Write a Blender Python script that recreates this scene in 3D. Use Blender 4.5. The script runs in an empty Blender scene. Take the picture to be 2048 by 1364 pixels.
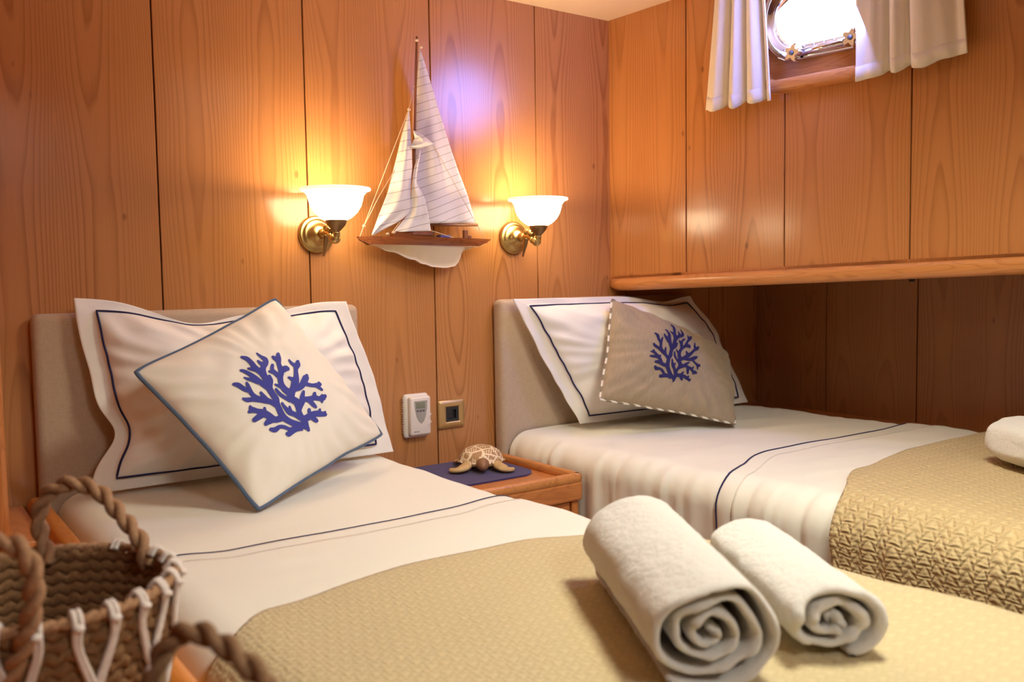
import bpy, bmesh, math, random
from mathutils import Vector, Matrix, noise
random.seed(7)
PI = math.pi
scn = bpy.context.scene
COL = scn.collection

# ------------------------------------------------------------------ helpers
def link(o):
    COL.objects.link(o); return o

def new_obj(name, verts, faces, mats, parent=None, smooth=True, fm=None, pc=None, uv=None):
    me = bpy.data.meshes.new(name)
    me.from_pydata([tuple(v) for v in verts], [], faces)
    if not isinstance(mats, (list, tuple)): mats = [mats]
    for m in mats: me.materials.append(m)
    if fm:
        for p, k in zip(me.polygons, fm): p.material_index = k
    if smooth:
        me.polygons.foreach_set('use_smooth', [True]*len(me.polygons))
    if pc:
        a = me.attributes.new('pc', 'FLOAT_VECTOR', 'POINT')
        for i, c in enumerate(pc): a.data[i].vector = c
    if uv:
        l = me.uv_layers.new(name='uv')
        for lp in me.loops: l.data[lp.index].uv = uv[lp.vertex_index]
    me.update()
    o = link(bpy.data.objects.new(name, me))
    if parent: o.parent = parent; o.matrix_parent_inverse = Matrix.Translation(-parent.location)
    return o

def tag(o, label, cat, group=None):
    o['label'] = label; o['category'] = cat
    if group: o['group'] = group
    return o

def thing(name, label, cat, loc=(0, 0, 0), group=None):
    o = link(bpy.data.objects.new(name, None)); o.location = loc
    o.empty_display_size = .05
    return tag(o, label, cat, group)

def struct(o):
    o['kind'] = 'structure'; return o

class MB:
    """collects pieces into one mesh"""
    def __init__(s): s.v = []; s.f = []; s.m = []; s.pc = []; s.uv = []
    def add(s, vs, fs, mi=0, pc=None, uv=None):
        b = len(s.v); s.v += [Vector(v) for v in vs]; s.f += [[i+b for i in f] for f in fs]; s.m += [mi]*len(fs)
        s.pc += pc if pc else [tuple(v) for v in vs]
        s.uv += uv if uv else [(0, 0)]*len(vs)
        return s
    def build(s, name, mats, parent=None, smooth=True):
        return new_obj(name, s.v, s.f, mats, parent, smooth, s.m, s.pc, s.uv)

def bevbox(lo, hi, bev=.003, seg=2, M=None):
    bm = bmesh.new(); bmesh.ops.create_cube(bm, size=1)
    c = [(lo[i]+hi[i])/2 for i in range(3)]; d = [hi[i]-lo[i] for i in range(3)]
    for v in bm.verts: v.co = Vector((c[i]+v.co[i]*d[i] for i in range(3)))
    if bev > 0: bmesh.ops.bevel(bm, geom=bm.edges[:], offset=min(bev, min(d)*.49), segments=seg, affect='EDGES', profile=.5)
    bm.verts.index_update()
    vs = [v.co.copy() for v in bm.verts]; fs = [[v.index for v in f.verts] for f in bm.faces]; bm.free()
    if M: vs = [M @ v for v in vs]
    return vs, fs

def flat_then(o):      # flat shading for crisp boxes with rounded edges: smooth by angle
    return o

def tube(path, rad, n=8, closed=False, cap=True, twist=None):
    path = [Vector(p) for p in path]; L = len(path)
    R = rad if isinstance(rad, (list, tuple)) else [rad]*L
    vs = []; fs = []; uv = []
    prev = None; acc = 0
    for i, p in enumerate(path):
        if closed: t = path[(i+1) % L]-path[i-1]
        else: t = path[min(i+1, L-1)]-path[max(i-1, 0)]
        if t.length < 1e-9: t = Vector((0, 0, 1))
        t.normalize()
        if prev is None:
            a = Vector((0, 0, 1)) if abs(t.z) < .9 else Vector((1, 0, 0))
            u = t.cross(a).normalized()
        else:
            u = (prev - t*prev.dot(t))
            u = u.normalized() if u.length > 1e-6 else t.orthogonal().normalized()
        prev = u; w = t.cross(u)
        if i: acc += (path[i]-path[i-1]).length
        for k in range(n):
            a = 2*PI*k/n
            vs.append(p+R[i]*(math.cos(a)*u+math.sin(a)*w)); uv.append((k/n, acc))
    m = L if closed else L-1
    for i in range(m):
        j = (i+1) % L
        for k in range(n):
            k2 = (k+1) % n
            fs.append([i*n+k, i*n+k2, j*n+k2, j*n+k])
    if cap and not closed:
        fs.append(list(range(n))[::-1]); fs.append([(L-1)*n+k for k in range(n)])
    return vs, fs, uv

def catmull(pts, per=8, closed=False):
    P = [Vector(p) for p in pts]; n = len(P); out = []
    rng = n if closed else n-1
    for i in range(rng):
        if closed: a, b, c, d = P[i-1], P[i], P[(i+1) % n], P[(i+2) % n]
        else: a, b, c, d = P[max(i-1, 0)], P[i], P[i+1], P[min(i+2, n-1)]
        for k in range(per):
            t = k/per
            out.append(.5*((2*b)+(c-a)*t+(2*a-5*b+4*c-d)*t*t+(3*b-a-3*c+d)*t**3))
    if not closed: out.append(P[-1])
    return out

def lathe(prof, n=40, M=None, closed=False):
    vs = []; fs = []
    for r, z in prof:
        for k in range(n):
            a = 2*PI*k/n; vs.append(Vector((r*math.cos(a), r*math.sin(a), z)))
    for i in range(len(prof)-1):
        for k in range(n):
            k2 = (k+1) % n; fs.append([i*n+k, i*n+k2, (i+1)*n+k2, (i+1)*n+k])
    if M: vs = [M @ v for v in vs]
    return vs, fs

def gridfaces(nu, nv):
    return [[i*nv+j, (i+1)*nv+j, (i+1)*nv+j+1, i*nv+j+1] for i in range(nu-1) for j in range(nv-1)]

def lerp(a, b, t): return a+(b-a)*t
def interp(x, xs, ys):
    if x <= xs[0]: return ys[0]
    for i in range(len(xs)-1):
        if x <= xs[i+1]: 
            t = (x-xs[i])/(xs[i+1]-xs[i]); t = t*t*(3-2*t)
            return ys[i]+(ys[i+1]-ys[i])*t
    return ys[-1]
def nz(x, y, z=0): return noise.noise(Vector((x, y, z)))
def smooth01(t): t = max(0, min(1, t)); return t*t*(3-2*t)

# ------------------------------------------------------------------ materials
class NT:
    def __init__(s, name):
        s.m = bpy.data.materials.new(name); s.m.use_nodes = True
        s.t = s.m.node_tree; s.n = s.t.nodes; s.bsdf = s.n['Principled BSDF']; s.out = s.n['Material Output']
    def node(s, typ, **kw):
        n = s.n.new(typ)
        for k, v in kw.items(): setattr(n, k, v)
        return n
    def put(s, sock, v):
        if isinstance(v, (int, float, tuple, list)): sock.default_value = v
        else: s.t.links.new(v, sock)
    def math(s, op, a, b=0, c=0):
        n = s.node('ShaderNodeMath', operation=op)
        for i, v in enumerate((a, b, c)): s.put(n.inputs[i], v)
        return n.outputs[0]
    def noise(s, vec, scale=5, detail=2, rough=.5, dist=0):
        n = s.node('ShaderNodeTexNoise'); s.put(n.inputs['Scale'], scale); s.put(n.inputs['Detail'], detail)
        s.put(n.inputs['Roughness'], rough); s.put(n.inputs['Distortion'], dist)
        if vec is not None: s.put(n.inputs['Vector'], vec)
        return n.outputs[0]
    def comb(s, x, y, z=0):
        n = s.node('ShaderNodeCombineXYZ')
        for i, v in enumerate((x, y, z)): s.put(n.inputs[i], v)
        return n.outputs[0]
    def sep(s, v):
        n = s.node('ShaderNodeSeparateXYZ'); s.put(n.inputs[0], v); return n.outputs
    def ramp(s, fac, stops, interp='LINEAR'):
        n = s.node('ShaderNodeValToRGB'); s.put(n.inputs[0], fac); n.color_ramp.interpolation = interp
        e = n.color_ramp.elements
        while len(e) < len(stops): e.new(.5)
        for k, (p, c) in enumerate(stops):
            e[k].position = p; e[k].color = (*c, 1) if len(c) == 3 else c
        return n.outputs[0]
    def mix(s, fac, a, b, mode='MIX'):
        n = s.node('ShaderNodeMix', data_type='RGBA', blend_type=mode)
        s.put(n.inputs[0], fac)
        for i, v in ((6, a), (7, b)):
            s.put(n.inputs[i], (*v, 1) if isinstance(v, (tuple, list)) and len(v) == 3 else v)
        return n.outputs[2]
    def attr(s, name='pc'):
        return s.node('ShaderNodeAttribute', attribute_name=name).outputs['Vector']
    def obj(s): return s.node('ShaderNodeTexCoord').outputs['Object']
    def uv(s): return s.node('ShaderNodeUVMap', uv_map='uv').outputs[0]
    def bump(s, h, strength=.3, dist=.002):
        n = s.node('ShaderNodeBump'); s.put(n.inputs['Height'], h)
        n.inputs['Strength'].default_value = strength; n.inputs['Distance'].default_value = dist
        s.t.links.new(n.outputs[0], s.bsdf.inputs['Normal']); return n
    def set(s, **kw):
        for k, v in kw.items():
            k = k.replace('_', ' ')
            s.put(s.bsdf.inputs[k], (*v, 1) if isinstance(v, (tuple, list)) and len(v) == 3 else v)
        return s.m

def simple(name, color, rough=.5, metal=0, spec=.5, var=.06, scale=30, **kw):
    t = NT(name); n = t.noise(t.obj(), scale, 3)
    c = t.mix(n, tuple(x*(1-var) for x in color), tuple(min(1, x*(1+var)) for x in color))
    t.set(Base_Color=c, Roughness=rough, Metallic=metal, Specular_IOR_Level=spec)
    for k, v in kw.items(): t.put(t.bsdf.inputs[k.replace('_', ' ')], v)
    return t.m

def wood_panel(name, light, dark, rough=.165, spec=.5, book=True, coat=.0):
    t = NT(name); a = t.sep(t.attr('pc')); u, v, rnd = a[0], a[1], a[2]
    vo = t.math('ADD', v, t.math('MULTIPLY', rnd, 13.7))
    uo = t.math('ADD', u, t.math('MULTIPLY', rnd, .03))
    uu = t.math('SUBTRACT', t.math('ABSOLUTE', uo), .082) if book else u
    wob = t.noise(t.comb(t.math('MULTIPLY', uu, 3.5), t.math('MULTIPLY', vo, 1.25), t.math('MULTIPLY', rnd, 7)), 1.0, 1.5, .45)
    wob2 = t.noise(t.comb(t.math('MULTIPLY', uu, 12), t.math('MULTIPLY', vo, 1.8), rnd), 1.0, 2, .5)
    fine = t.noise(t.comb(t.math('MULTIPLY', uu, 60), t.math('MULTIPLY', vo, 9), rnd), 1.0, 2, .5)
    F = t.math('MULTIPLY', t.math('MULTIPLY', uu, uu), 170)
    F = t.math('ADD', F, t.math('MULTIPLY', wob, 1.9))
    F = t.math('ADD', F, t.math('MULTIPLY', wob2, .33))
    F = t.math('ADD', F, t.math('MULTIPLY', fine, .02))
    fr = t.math('FRACT', t.math('MULTIPLY', F, 6.5))
    ring = t.ramp(fr, [(0, (.0, .0, .0)), (.55, (.12, .12, .12)), (.88, (.75, .75, .75)), (1, (.0, .0, .0))])
    rmod = t.noise(t.comb(t.math('MULTIPLY', uu, 9), t.math('MULTIPLY', vo, .8), rnd), 1.0, 2)
    ring = t.math('MULTIPLY', ring, t.math('MULTIPLY', rmod, 1.35))
    fib = t.noise(t.comb(t.math('MULTIPLY', u, 420), t.math('MULTIPLY', vo, 9), rnd), 1.0, 2)
    tone = t.noise(t.comb(t.math('MULTIPLY', u, 5), t.math('MULTIPLY', vo, 1.6), rnd), 1.0, 2)
    c = t.mix(ring, light, dark)
    c = t.mix(t.math('MULTIPLY', t.math('SUBTRACT', fib, .35), .35), c, dark)
    c = t.mix(t.math('MULTIPLY', tone, .45), c, tuple(x*y for x, y in zip(light, (.72, .62, .5))))
    vor = t.node('ShaderNodeTexVoronoi'); t.put(vor.inputs['Vector'], t.comb(t.math('MULTIPLY', u, 1.0), t.math('MULTIPLY', vo, .55), rnd)); vor.inputs['Scale'].default_value = 11
    kn = t.ramp(vor.outputs['Distance'], [(0, (1, 1, 1)), (.035, (.8, .8, .8)), (.07, (0, 0, 0))])
    c = t.mix(t.math('MULTIPLY', kn, .55), c, tuple(x*.35 for x in dark))
    t.set(Base_Color=c, Roughness=t.math('ADD', rough, t.math('MULTIPLY', tone, .06)), Specular_IOR_Level=spec, Coat_Weight=coat, Coat_Roughness=.15)
    t.bump(fib, .04, .0005)
    return t.m

def wood_solid(name, light, dark, axis=0, rough=.3, k=1.0):
    """solid timber with the grain along an axis of the object"""
    t = NT(name); a = t.sep(t.attr('pc')); o = [a[0], a[1], a[2]]
    L = o[axis]; A, B = [o[i] for i in range(3) if i != axis]
    vec = t.comb(t.math('MULTIPLY', A, 24*k), t.math('MULTIPLY', B, 24*k), t.math('MULTIPLY', L, 3*k))
    n1 = t.noise(vec, 1, 2, .5, .6)
    fr = t.math('FRACT', t.math('MULTIPLY', n1, 9))
    ring = t.ramp(fr, [(0, (0, 0, 0)), (.6, (.15, .15, .15)), (.9, (.8, .8, .8)), (1, (0, 0, 0))])
    fib = t.noise(t.comb(t.math('MULTIPLY', A, 260), t.math('MULTIPLY', B, 260), t.math('MULTIPLY', L, 8)), 1, 2)
    c = t.mix(t.math('MULTIPLY', ring, .7), light, dark)
    c = t.mix(t.math('MULTIPLY', fib, .3), c, dark)
    t.set(Base_Color=c, Roughness=rough)
    return t.m

def fabric(name, color, scale=900, strength=.12, rough=.85, var=.05, sheen=.2, blot=6, trans=0, linen=False):
    t = NT(name); o = t.obj(); x = t.sep(o)
    w = t.noise(o, scale, 2)
    if linen:
        f1 = t.noise(t.comb(t.math('MULTIPLY', x[0], 60), t.math('MULTIPLY', x[1], 60), t.math('MULTIPLY', x[2], 900)), 1, 2)
        f2 = t.noise(t.comb(t.math('MULTIPLY', x[0], 900), t.math('MULTIPLY', x[1], 900), t.math('MULTIPLY', x[2], 60)), 1, 2)
        w = t.math('ADD', f1, f2)
    b = t.noise(o, blot, 3)
    c = t.mix(b, tuple(v*(1-var) for v in color), tuple(min(1, v*(1+var)) for v in color))
    if linen: c = t.mix(t.math('MULTIPLY', t.math('SUBTRACT', w, .75), .7), c, tuple(v*.6 for v in color))
    t.set(Base_Color=c, Roughness=rough, Specular_IOR_Level=.25, Sheen_Weight=sheen)
    wr = t.noise(o, 35, 3, .6)
    t.bump(t.math('ADD', t.math('MULTIPLY', w, .4), t.math('MULTIPLY', wr, 1.0)), strength, .0025)
    return t.m

def quilt(name, color, dark, sx=.030, sy=.026, strength=.8, dist=.006, tri_k=.6):
    """matelasse coverlet: stacked triangles with gathered ridges, in cloth metres"""
    t = NT(name); a = t.sep(t.uv()); x0, y0 = a[0], a[1]
    nv = t.comb(x0, y0)
    wob = t.noise(nv, 38, 2); wob2 = t.noise(t.comb(y0, x0), 41, 2)
    x = t.math('ADD', x0, t.math('MULTIPLY', t.math('SUBTRACT', wob, .5), .007))
    y = t.math('ADD', y0, t.math('MULTIPLY', t.math('SUBTRACT', wob2, .5), .007))
    cx = t.math('DIVIDE', y, sx); fx = t.math('FRACT', cx)
    col = t.math('FLOOR', cx)
    cy = t.math('ADD', t.math('DIVIDE', x, sy), t.math('MULTIPLY', col, .5)); fy = t.math('FRACT', cy)
    tri = t.math('MULTIPLY', t.math('ABSOLUTE', t.math('SUBTRACT', fx, .5)), 2)
    d = t.math('SUBTRACT', t.math('SUBTRACT', 1, fy), tri)
    e1 = t.math('ABSOLUTE', d)
    pil = t.math('MINIMUM', t.math('MULTIPLY', e1, 2.2), 1)
    e2 = t.math('MINIMUM', t.math('MULTIPLY', t.math('MINIMUM', fy, t.math('SUBTRACT', 1, fy)), 5), 1)
    pil = t.math('MULTIPLY', pil, e2)
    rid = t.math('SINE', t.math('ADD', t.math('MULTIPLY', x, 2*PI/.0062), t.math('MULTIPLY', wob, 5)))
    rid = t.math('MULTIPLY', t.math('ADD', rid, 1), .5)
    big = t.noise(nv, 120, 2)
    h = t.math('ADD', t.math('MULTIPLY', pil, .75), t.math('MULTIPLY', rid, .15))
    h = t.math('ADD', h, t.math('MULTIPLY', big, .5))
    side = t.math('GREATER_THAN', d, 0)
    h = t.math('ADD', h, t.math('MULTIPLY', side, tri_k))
    c = t.mix(t.math('MINIMUM', t.math('MULTIPLY', h, .5), 1), dark, color)  # crease shade put into the colour: darker where the relief is low
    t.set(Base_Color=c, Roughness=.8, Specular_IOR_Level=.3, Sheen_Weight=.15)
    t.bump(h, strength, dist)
    return t.m

def terry(name, color):
    t = NT(name); o = t.obj()
    a = t.noise(o, 520, 3, .7); b = t.noise(o, 110, 2); g = t.noise(o, 24, 2)
    h = t.math('ADD', t.math('ADD', a, t.math('MULTIPLY', b, 1.2)), t.math('MULTIPLY', g, 1.2))
    c = t.mix(a, tuple(v*.86 for v in color), color)
    t.set(Base_Color=c, Roughness=.95, Specular_IOR_Level=.1, Sheen_Weight=.5, Sheen_Roughness=.5)
    t.bump(h, .75, .004)
    return t.m

CH_L, CH_D = (.54, .250, .090), (.25, .088, .026)
M = {}
M['panel'] = wood_panel('cherry_panel', CH_L, CH_D)
M['panel_r'] = wood_panel('cherry_panel_hull', (.57, .250, .083), (.26, .09, .025))
M['panel_shaded'] = wood_panel('cherry_panel_niche_shaded', (.42, .190, .066), (.19, .068, .02), rough=.34)  # same cherry darkened: the niche's shade is put into the colour
M['gap'] = simple('dark_gap', (.02, .008, .003), .7)
M['trim_y'] = wood_solid('cherry_trim_y', (.60, .255, .075), (.36, .12, .03), 1)
M['counter'] = wood_solid('counter_wood', (.66, .235, .035), (.42, .125, .018), 1)
M['trim_x'] = wood_solid('cherry_trim_x', (.56, .21, .06), (.33, .10, .025), 0)
M['trim_z'] = wood_solid('cherry_trim_z', (.58, .22, .06), (.35, .11, .026), 2)
M['ceil'] = simple('ceiling_cream', (.80, .62, .43), .6, scale=6, var=.03)
M['floor'] = wood_solid('floor_wood', (.40, .19, .075), (.24, .09, .03), 1)
M['linen'] = fabric('headboard_linen', (.50, .385, .285), strength=.25, linen=True, var=.03)
M['sheet'] = fabric('white_cotton', (.79, .775, .69), strength=.16, var=.02, blot=4)
M['pillow'] = fabric('pillow_cotton', (.82, .785, .745), strength=.22, var=.02, blot=5)
M['navy'] = fabric('navy_cord', (.022, .02, .075), strength=.3, scale=1500, sheen=.1)
M['cush1'] = fabric('cream_canvas', (.80, .755, .655), strength=.2, var=.02)
M['pipe1'] = fabric('slate_blue_piping', (.085, .125, .20), strength=.6, scale=1200)
M['coral1'] = fabric('blue_print', (.055, .062, .30), strength=.1, scale=1200, sheen=0)
M['coral2'] = fabric('navy_print', (.024, .022, .105), strength=.1, scale=1200, sheen=0)
def slub():
    t = NT('taupe_linen'); o = t.attr('pc'); x = t.sep(o)
    f1 = t.noise(t.comb(t.math('MULTIPLY', x[0], 160), t.math('MULTIPLY', x[1], 7), 0), 1, 3)
    c = t.mix(f1, (.22, .165, .105), (.47, .375, .255))
    t.set(Base_Color=c, Roughness=.9, Specular_IOR_Level=.2, Sheen_Weight=.2); t.bump(f1, .3, .002); return t.m
M['cush2'] = slub()
def stripe():
    t = NT('striped_piping'); a = t.sep(t.uv())
    s = t.math('GREATER_THAN', t.math('FRACT', t.math('ADD', t.math('MULTIPLY', a[1], 30), t.math('MULTIPLY', a[0], .25))), .5)
    c = t.mix(s, (.74, .70, .62), (.24, .19, .13)); t.set(Base_Color=c, Roughness=.85); return t.m
M['pipe2'] = stripe()
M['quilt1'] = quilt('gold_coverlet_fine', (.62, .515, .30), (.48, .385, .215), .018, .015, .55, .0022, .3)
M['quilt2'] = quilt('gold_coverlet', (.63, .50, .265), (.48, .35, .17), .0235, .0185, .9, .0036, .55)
M['terry'] = terry('white_terry', (.89, .86, .80))
M['band'] = fabric('towel_band', (.78, .74, .67), strength=.2)
M['curtain'] = fabric('cream_curtain', (.77, .72, .60), strength=.15, var=.02)
def brass():
    t = NT('antique_brass'); n = t.noise(t.obj(), 40, 3)
    c = t.mix(n, (.42, .29, .10), (.62, .47, .20)); t.set(Base_Color=c, Metallic=1.0, Roughness=.32); return t.m
M['brass'] = brass()
M['brass_dark'] = simple('dark_brass', (.27, .17, .08), .38, 1)
M['chrome'] = simple('chrome', (.78, .80, .86), .10, 1, var=.02)
M['plastic'] = simple('white_plastic', (.74, .69, .64), .35, var=.01)
M['grey'] = simple('grey_plastic', (.34, .33, .31), .4)
M['lcd'] = simple('lcd_green_grey', (.22, .23, .17), .25)
M['dkgrey'] = simple('dark_grey', (.12, .11, .11), .4)
M['black'] = simple('black_plastic', (.012, .014, .018), .3)
M['gold'] = simple('gold_plate', (.56, .38, .16), .35, .55, var=.03)
M['mat'] = fabric('blue_felt', (.042, .030, .125), strength=.5, scale=700, var=.1)
M['hullw'] = wood_solid('mahogany', (.25, .075, .022), (.12, .03, .009), 0, .25)
M['hullc'] = simple('cream_paint', (.72, .60, .42), .4, var=.02)
M['spar'] = wood_solid('spar_wood', (.26, .095, .035), (.13, .04, .014), 2, .35)
M['string'] = simple('string', (.72, .56, .38), .8)
M['bluep'] = simple('blue_paint', (.10, .09, .30), .4)
def sail():
    t = NT('sail_cloth'); a = t.sep(t.obj())
    q = t.math('SUBTRACT', a[2], t.math('MULTIPLY', a[0], .36))
    f = t.math('FRACT', t.math('MULTIPLY', q, 1/.0205))
    l = t.math('LESS_THAN', t.math('ABSOLUTE', t.math('SUBTRACT', f, .5)), .045)
    c = t.mix(t.math('MULTIPLY', l, .75), (.72, .67, .68), (.30, .26, .24)); t.set(Base_Color=c, Roughness=.85)
    t.bump(t.noise(t.obj(), 60, 3), .15, .003); return t.m
M['sail'] = sail()
def jib():
    t = NT('jib_cloth'); a = t.sep(t.obj())
    q = t.math('SUBTRACT', a[2], t.math('MULTIPLY', a[0], .24))
    f = t.math('FRACT', t.math('MULTIPLY', q, 1/.0235))
    l = t.math('LESS_THAN', t.math('ABSOLUTE', t.math('SUBTRACT', f, .5)), .04)
    c = t.mix(t.math('MULTIPLY', l, .75), (.74, .70, .66), (.30, .26, .24)); t.set(Base_Color=c, Roughness=.85)
    t.bump(t.noise(t.obj(), 60, 3), .15, .003); return t.m
M['jib'] = jib()
def shade():
    t = NT('opal_glass_lit'); t.set(Base_Color=(.95, .86, .70), Roughness=.3)
    t.put(t.bsdf.inputs['Emission Color'], (1, .78, .47, 1)); t.put(t.bsdf.inputs['Emission Strength'], SHADE_E)
    return t.m
SHADE_E = 17
M['shade'] = shade()
def shade_rim():
    t = NT('opal_glass_rim'); t.set(Base_Color=(.95, .9, .8), Roughness=.25)
    t.put(t.bsdf.inputs['Emission Color'], (1, .84, .62, 1)); t.put(t.bsdf.inputs['Emission Strength'], .75)
    return t.m
M['rim'] = shade_rim()
def glass():
    t = NT('window_glass'); tr = t.node('ShaderNodeBsdfTransparent'); gl = t.node('ShaderNodeBsdfGlossy'); gl.inputs['Roughness'].default_value = .02
    mx = t.node('ShaderNodeMixShader'); mx.inputs[0].default_value = .05
    t.t.links.new(tr.outputs[0], mx.inputs[1]); t.t.links.new(gl.outputs[0], mx.inputs[2]); t.t.links.new(mx.outputs[0], t.out.inputs[0]); return t.m
M['glass'] = glass()
def turtle_shell():
    t = NT('carved_shell'); o = t.obj(); x = t.sep(o)
    v = t.node('ShaderNodeTexVoronoi', feature='DISTANCE_TO_EDGE'); t.put(v.inputs['Vector'], o); v.inputs['Scale'].default_value = 34
    e = t.math('LESS_THAN', v.outputs['Distance'], .07)
    w = t.math('GREATER_THAN', t.math('SINE', t.math('MULTIPLY', t.math('ADD', x[0], t.math('MULTIPLY', t.math('ABSOLUTE', x[1]), .8)), 900)), .35)
    n = t.noise(o, 60, 2); m = t.math('MAXIMUM', e, t.math('MULTIPLY', w, t.math('GREATER_THAN', n, .47)))
    c = t.mix(m, (.40, .235, .105), (.80, .67, .48)); t.set(Base_Color=c, Roughness=.6); t.bump(m, .4, .001); return t.m
M['shell'] = turtle_shell()
def tskin():
    t = NT('carved_wood_skin'); n = t.noise(t.obj(), 45, 3)
    c = t.mix(n, (.38, .22, .09), (.66, .47, .22)); t.set(Base_Color=c, Roughness=.55); return t.m
M['tskin'] = tskin()
M['thead'] = simple('dark_carved_wood', (.26, .125, .06), .5, var=.3, scale=70)
def rope(name, a, b, s=260):
    t = NT(name); n = t.noise(t.obj(), s, 3); g = t.noise(t.obj(), 25, 2)
    c = t.mix(n, a, b); c = t.mix(t.math('MULTIPLY', g, .5), c, a)
    t.set(Base_Color=c, Roughness=.85); t.bump(n, .5, .002); return t.m
M['weave'] = rope('seagrass_weave', (.10, .043, .015), (.36, .185, .072))
M['rope'] = rope('jute_rope', (.21, .095, .042), (.56, .34, .185))
M['rope_dark'] = rope('dark_jute_rope', (.15, .075, .032), (.36, .21, .105))
M['cord'] = rope('white_cord', (.58, .50, .45), (.86, .80, .76))

# ------------------------------------------------------------------ camera
cam = bpy.data.cameras.new('camera'); co = link(bpy.data.objects.new('camera', cam)); scn.camera = co
cam.sensor_width = 36; cam.lens = 1797/2048*36; cam.clip_start = .02
yaw, pitch, roll = math.radians(35.551), math.radians(3.935), math.radians(-.9)
f_ = Vector((math.sin(yaw)*math.cos(pitch), math.cos(yaw)*math.cos(pitch), -math.sin(pitch)))
r_ = Vector((math.cos(yaw), -math.sin(yaw), 0)); u_ = r_.cross(f_)
X = math.cos(roll)*r_+math.sin(roll)*u_; Y = -math.sin(roll)*r_+math.cos(roll)*u_
co.matrix_world = Matrix(((X.x, Y.x, -f_.x, -1.791), (X.y, Y.y, -f_.y, -2.0), (X.z, Y.z, -f_.z, 1.1), (0, 0, 0, 1)))
cam.dof.use_dof = True; cam.dof.focus_distance = 2.05; cam.dof.aperture_fstop = 5.0

# ------------------------------------------------------------------ room shell
WD = Vector((.1395, -.9902, 0))          # along the hull wall, away from the back wall
WN = Vector((-.9902, -.1395, 0))         # its inward normal
def hull(s, z, off=0): return WD*s + WN*off + Vector((0, 0, z))
def ceil_z(y): return 1.844-.035*y
def shelf_z(s): return 1.096+.0305*s

def add_panel(mb, P, us, zs, pcs, rnd, N, th=.018, ch=.0010, sides=(1, 1, 1, 1)):
    """one panel: P(u,z)->point; us=(u0,u1) zs=((z00,z01),(z10,z11)) at u0 / u1"""
    u0, u1 = us; (a0, b0), (a1, b1) = zs
    cl, cr = (ch*sides[0], ch*sides[1])
    fr = [P(u0+cl, a0), P(u1-cr, a1), P(u1-cr, b1), P(u0+cl, b0)]
    bk = [P(u0, a0), P(u1, a1), P(u1, b1), P(u0, b0)]
    md = [Vector(q)-N*ch for q in bk]; bk = [Vector(q)-N*th for q in bk]
    uc = pcs
    pc = [(u0-uc, a0, rnd), (u1-uc, a1, rnd), (u1-uc, b1, rnd), (u0-uc, b0, rnd)]
    vs = fr+md+bk
    fs = [[0, 1, 2, 3]]
    for k in range(4):
        k2 = (k+1) % 4
        fs += [[k, k+4, k2+4, k2], [k+4, k+8, k2+8, k2+4]]
    fs.append([11, 10, 9, 8])
    mb.add(vs, fs, 0, pc*3)

# back wall
mb = MB(); G = .0016
xs = [-2.40, -1.95, -1.614, -1.278, -.942, -.603, -.269, 0.066, .426, .72]
Pb = lambda u, z: Vector((u, 0, z))
for i in range(len(xs)-1):
    a, b = xs[i]+G, xs[i+1]-G
    add_panel(mb, Pb, (a, b), ((.02, 1.90), (.02, 1.90)), (a+b)/2, (i*.37+.11) % 1, Vector((0, -1, 0)))
mb.add(*bevbox((-2.4, .012, 0), (.74, .05, 1.95), 0), mi=1)
struct(mb.build('wall_back', [M['panel'], M['gap']], smooth=False))

# hull wall above the berth
mb = MB(); ss = [.0, .271, .566, .877, 1.19, 1.50, 1.81, 2.12, 2.43, 2.74, 3.2]
Ph = lambda u, z: hull(u, z)
W0, W1, WZ0, WZ1 = .505, .832, 1.585, 1.855
for i in range(len(ss)-1):
    a, b = ss[i]+(G if i else 0), ss[i+1]-G; rnd = (i*.29+.53) % 1; c = (a+b)/2
    top = lambda u: ceil_z(-u*.99)+.03
    zz = lambda p, q, z0=None, z1=None: ((z0 or shelf_z(p)-.01, z1 or top(p)), (z0 or shelf_z(q)-.01, z1 or top(q)))
    if i in (1, 2):
        h0, h1 = max(a, W0), min(b, W1)
        if a < W0: add_panel(mb, Ph, (a, W0), zz(a, W0), c, rnd, WN, sides=(1, 0, 0, 0))
        if b > W1: add_panel(mb, Ph, (W1, b), zz(W1, b), c, rnd, WN, sides=(0, 1, 0, 0))
        add_panel(mb, Ph, (h0, h1), zz(h0, h1, None, WZ0), c, rnd, WN, sides=(i == 2, i == 1, 0, 0))
        add_panel(mb, Ph, (h0, h1), zz(h0, h1, WZ1, None), c, rnd, WN, sides=(i == 2, i == 1, 0, 0))
    else:
        add_panel(mb, Ph, (a, b), zz(a, b), c, rnd, WN)
    if i:
        s0 = ss[i]; zt = WZ0 if i == 2 else 1.99; v = [hull(s0-.006, 1.08, -.014), hull(s0+.006, 1.08, -.014), hull(s0+.006, zt, -.014), hull(s0-.006, zt, -.014)]
        mb.add(v+[q-WN*.004 for q in v], [[0, 1, 2, 3], [7, 6, 5, 4]], 1)
struct(mb.build('wall_right', [M['panel_r'], M['gap']], smooth=False))

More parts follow.
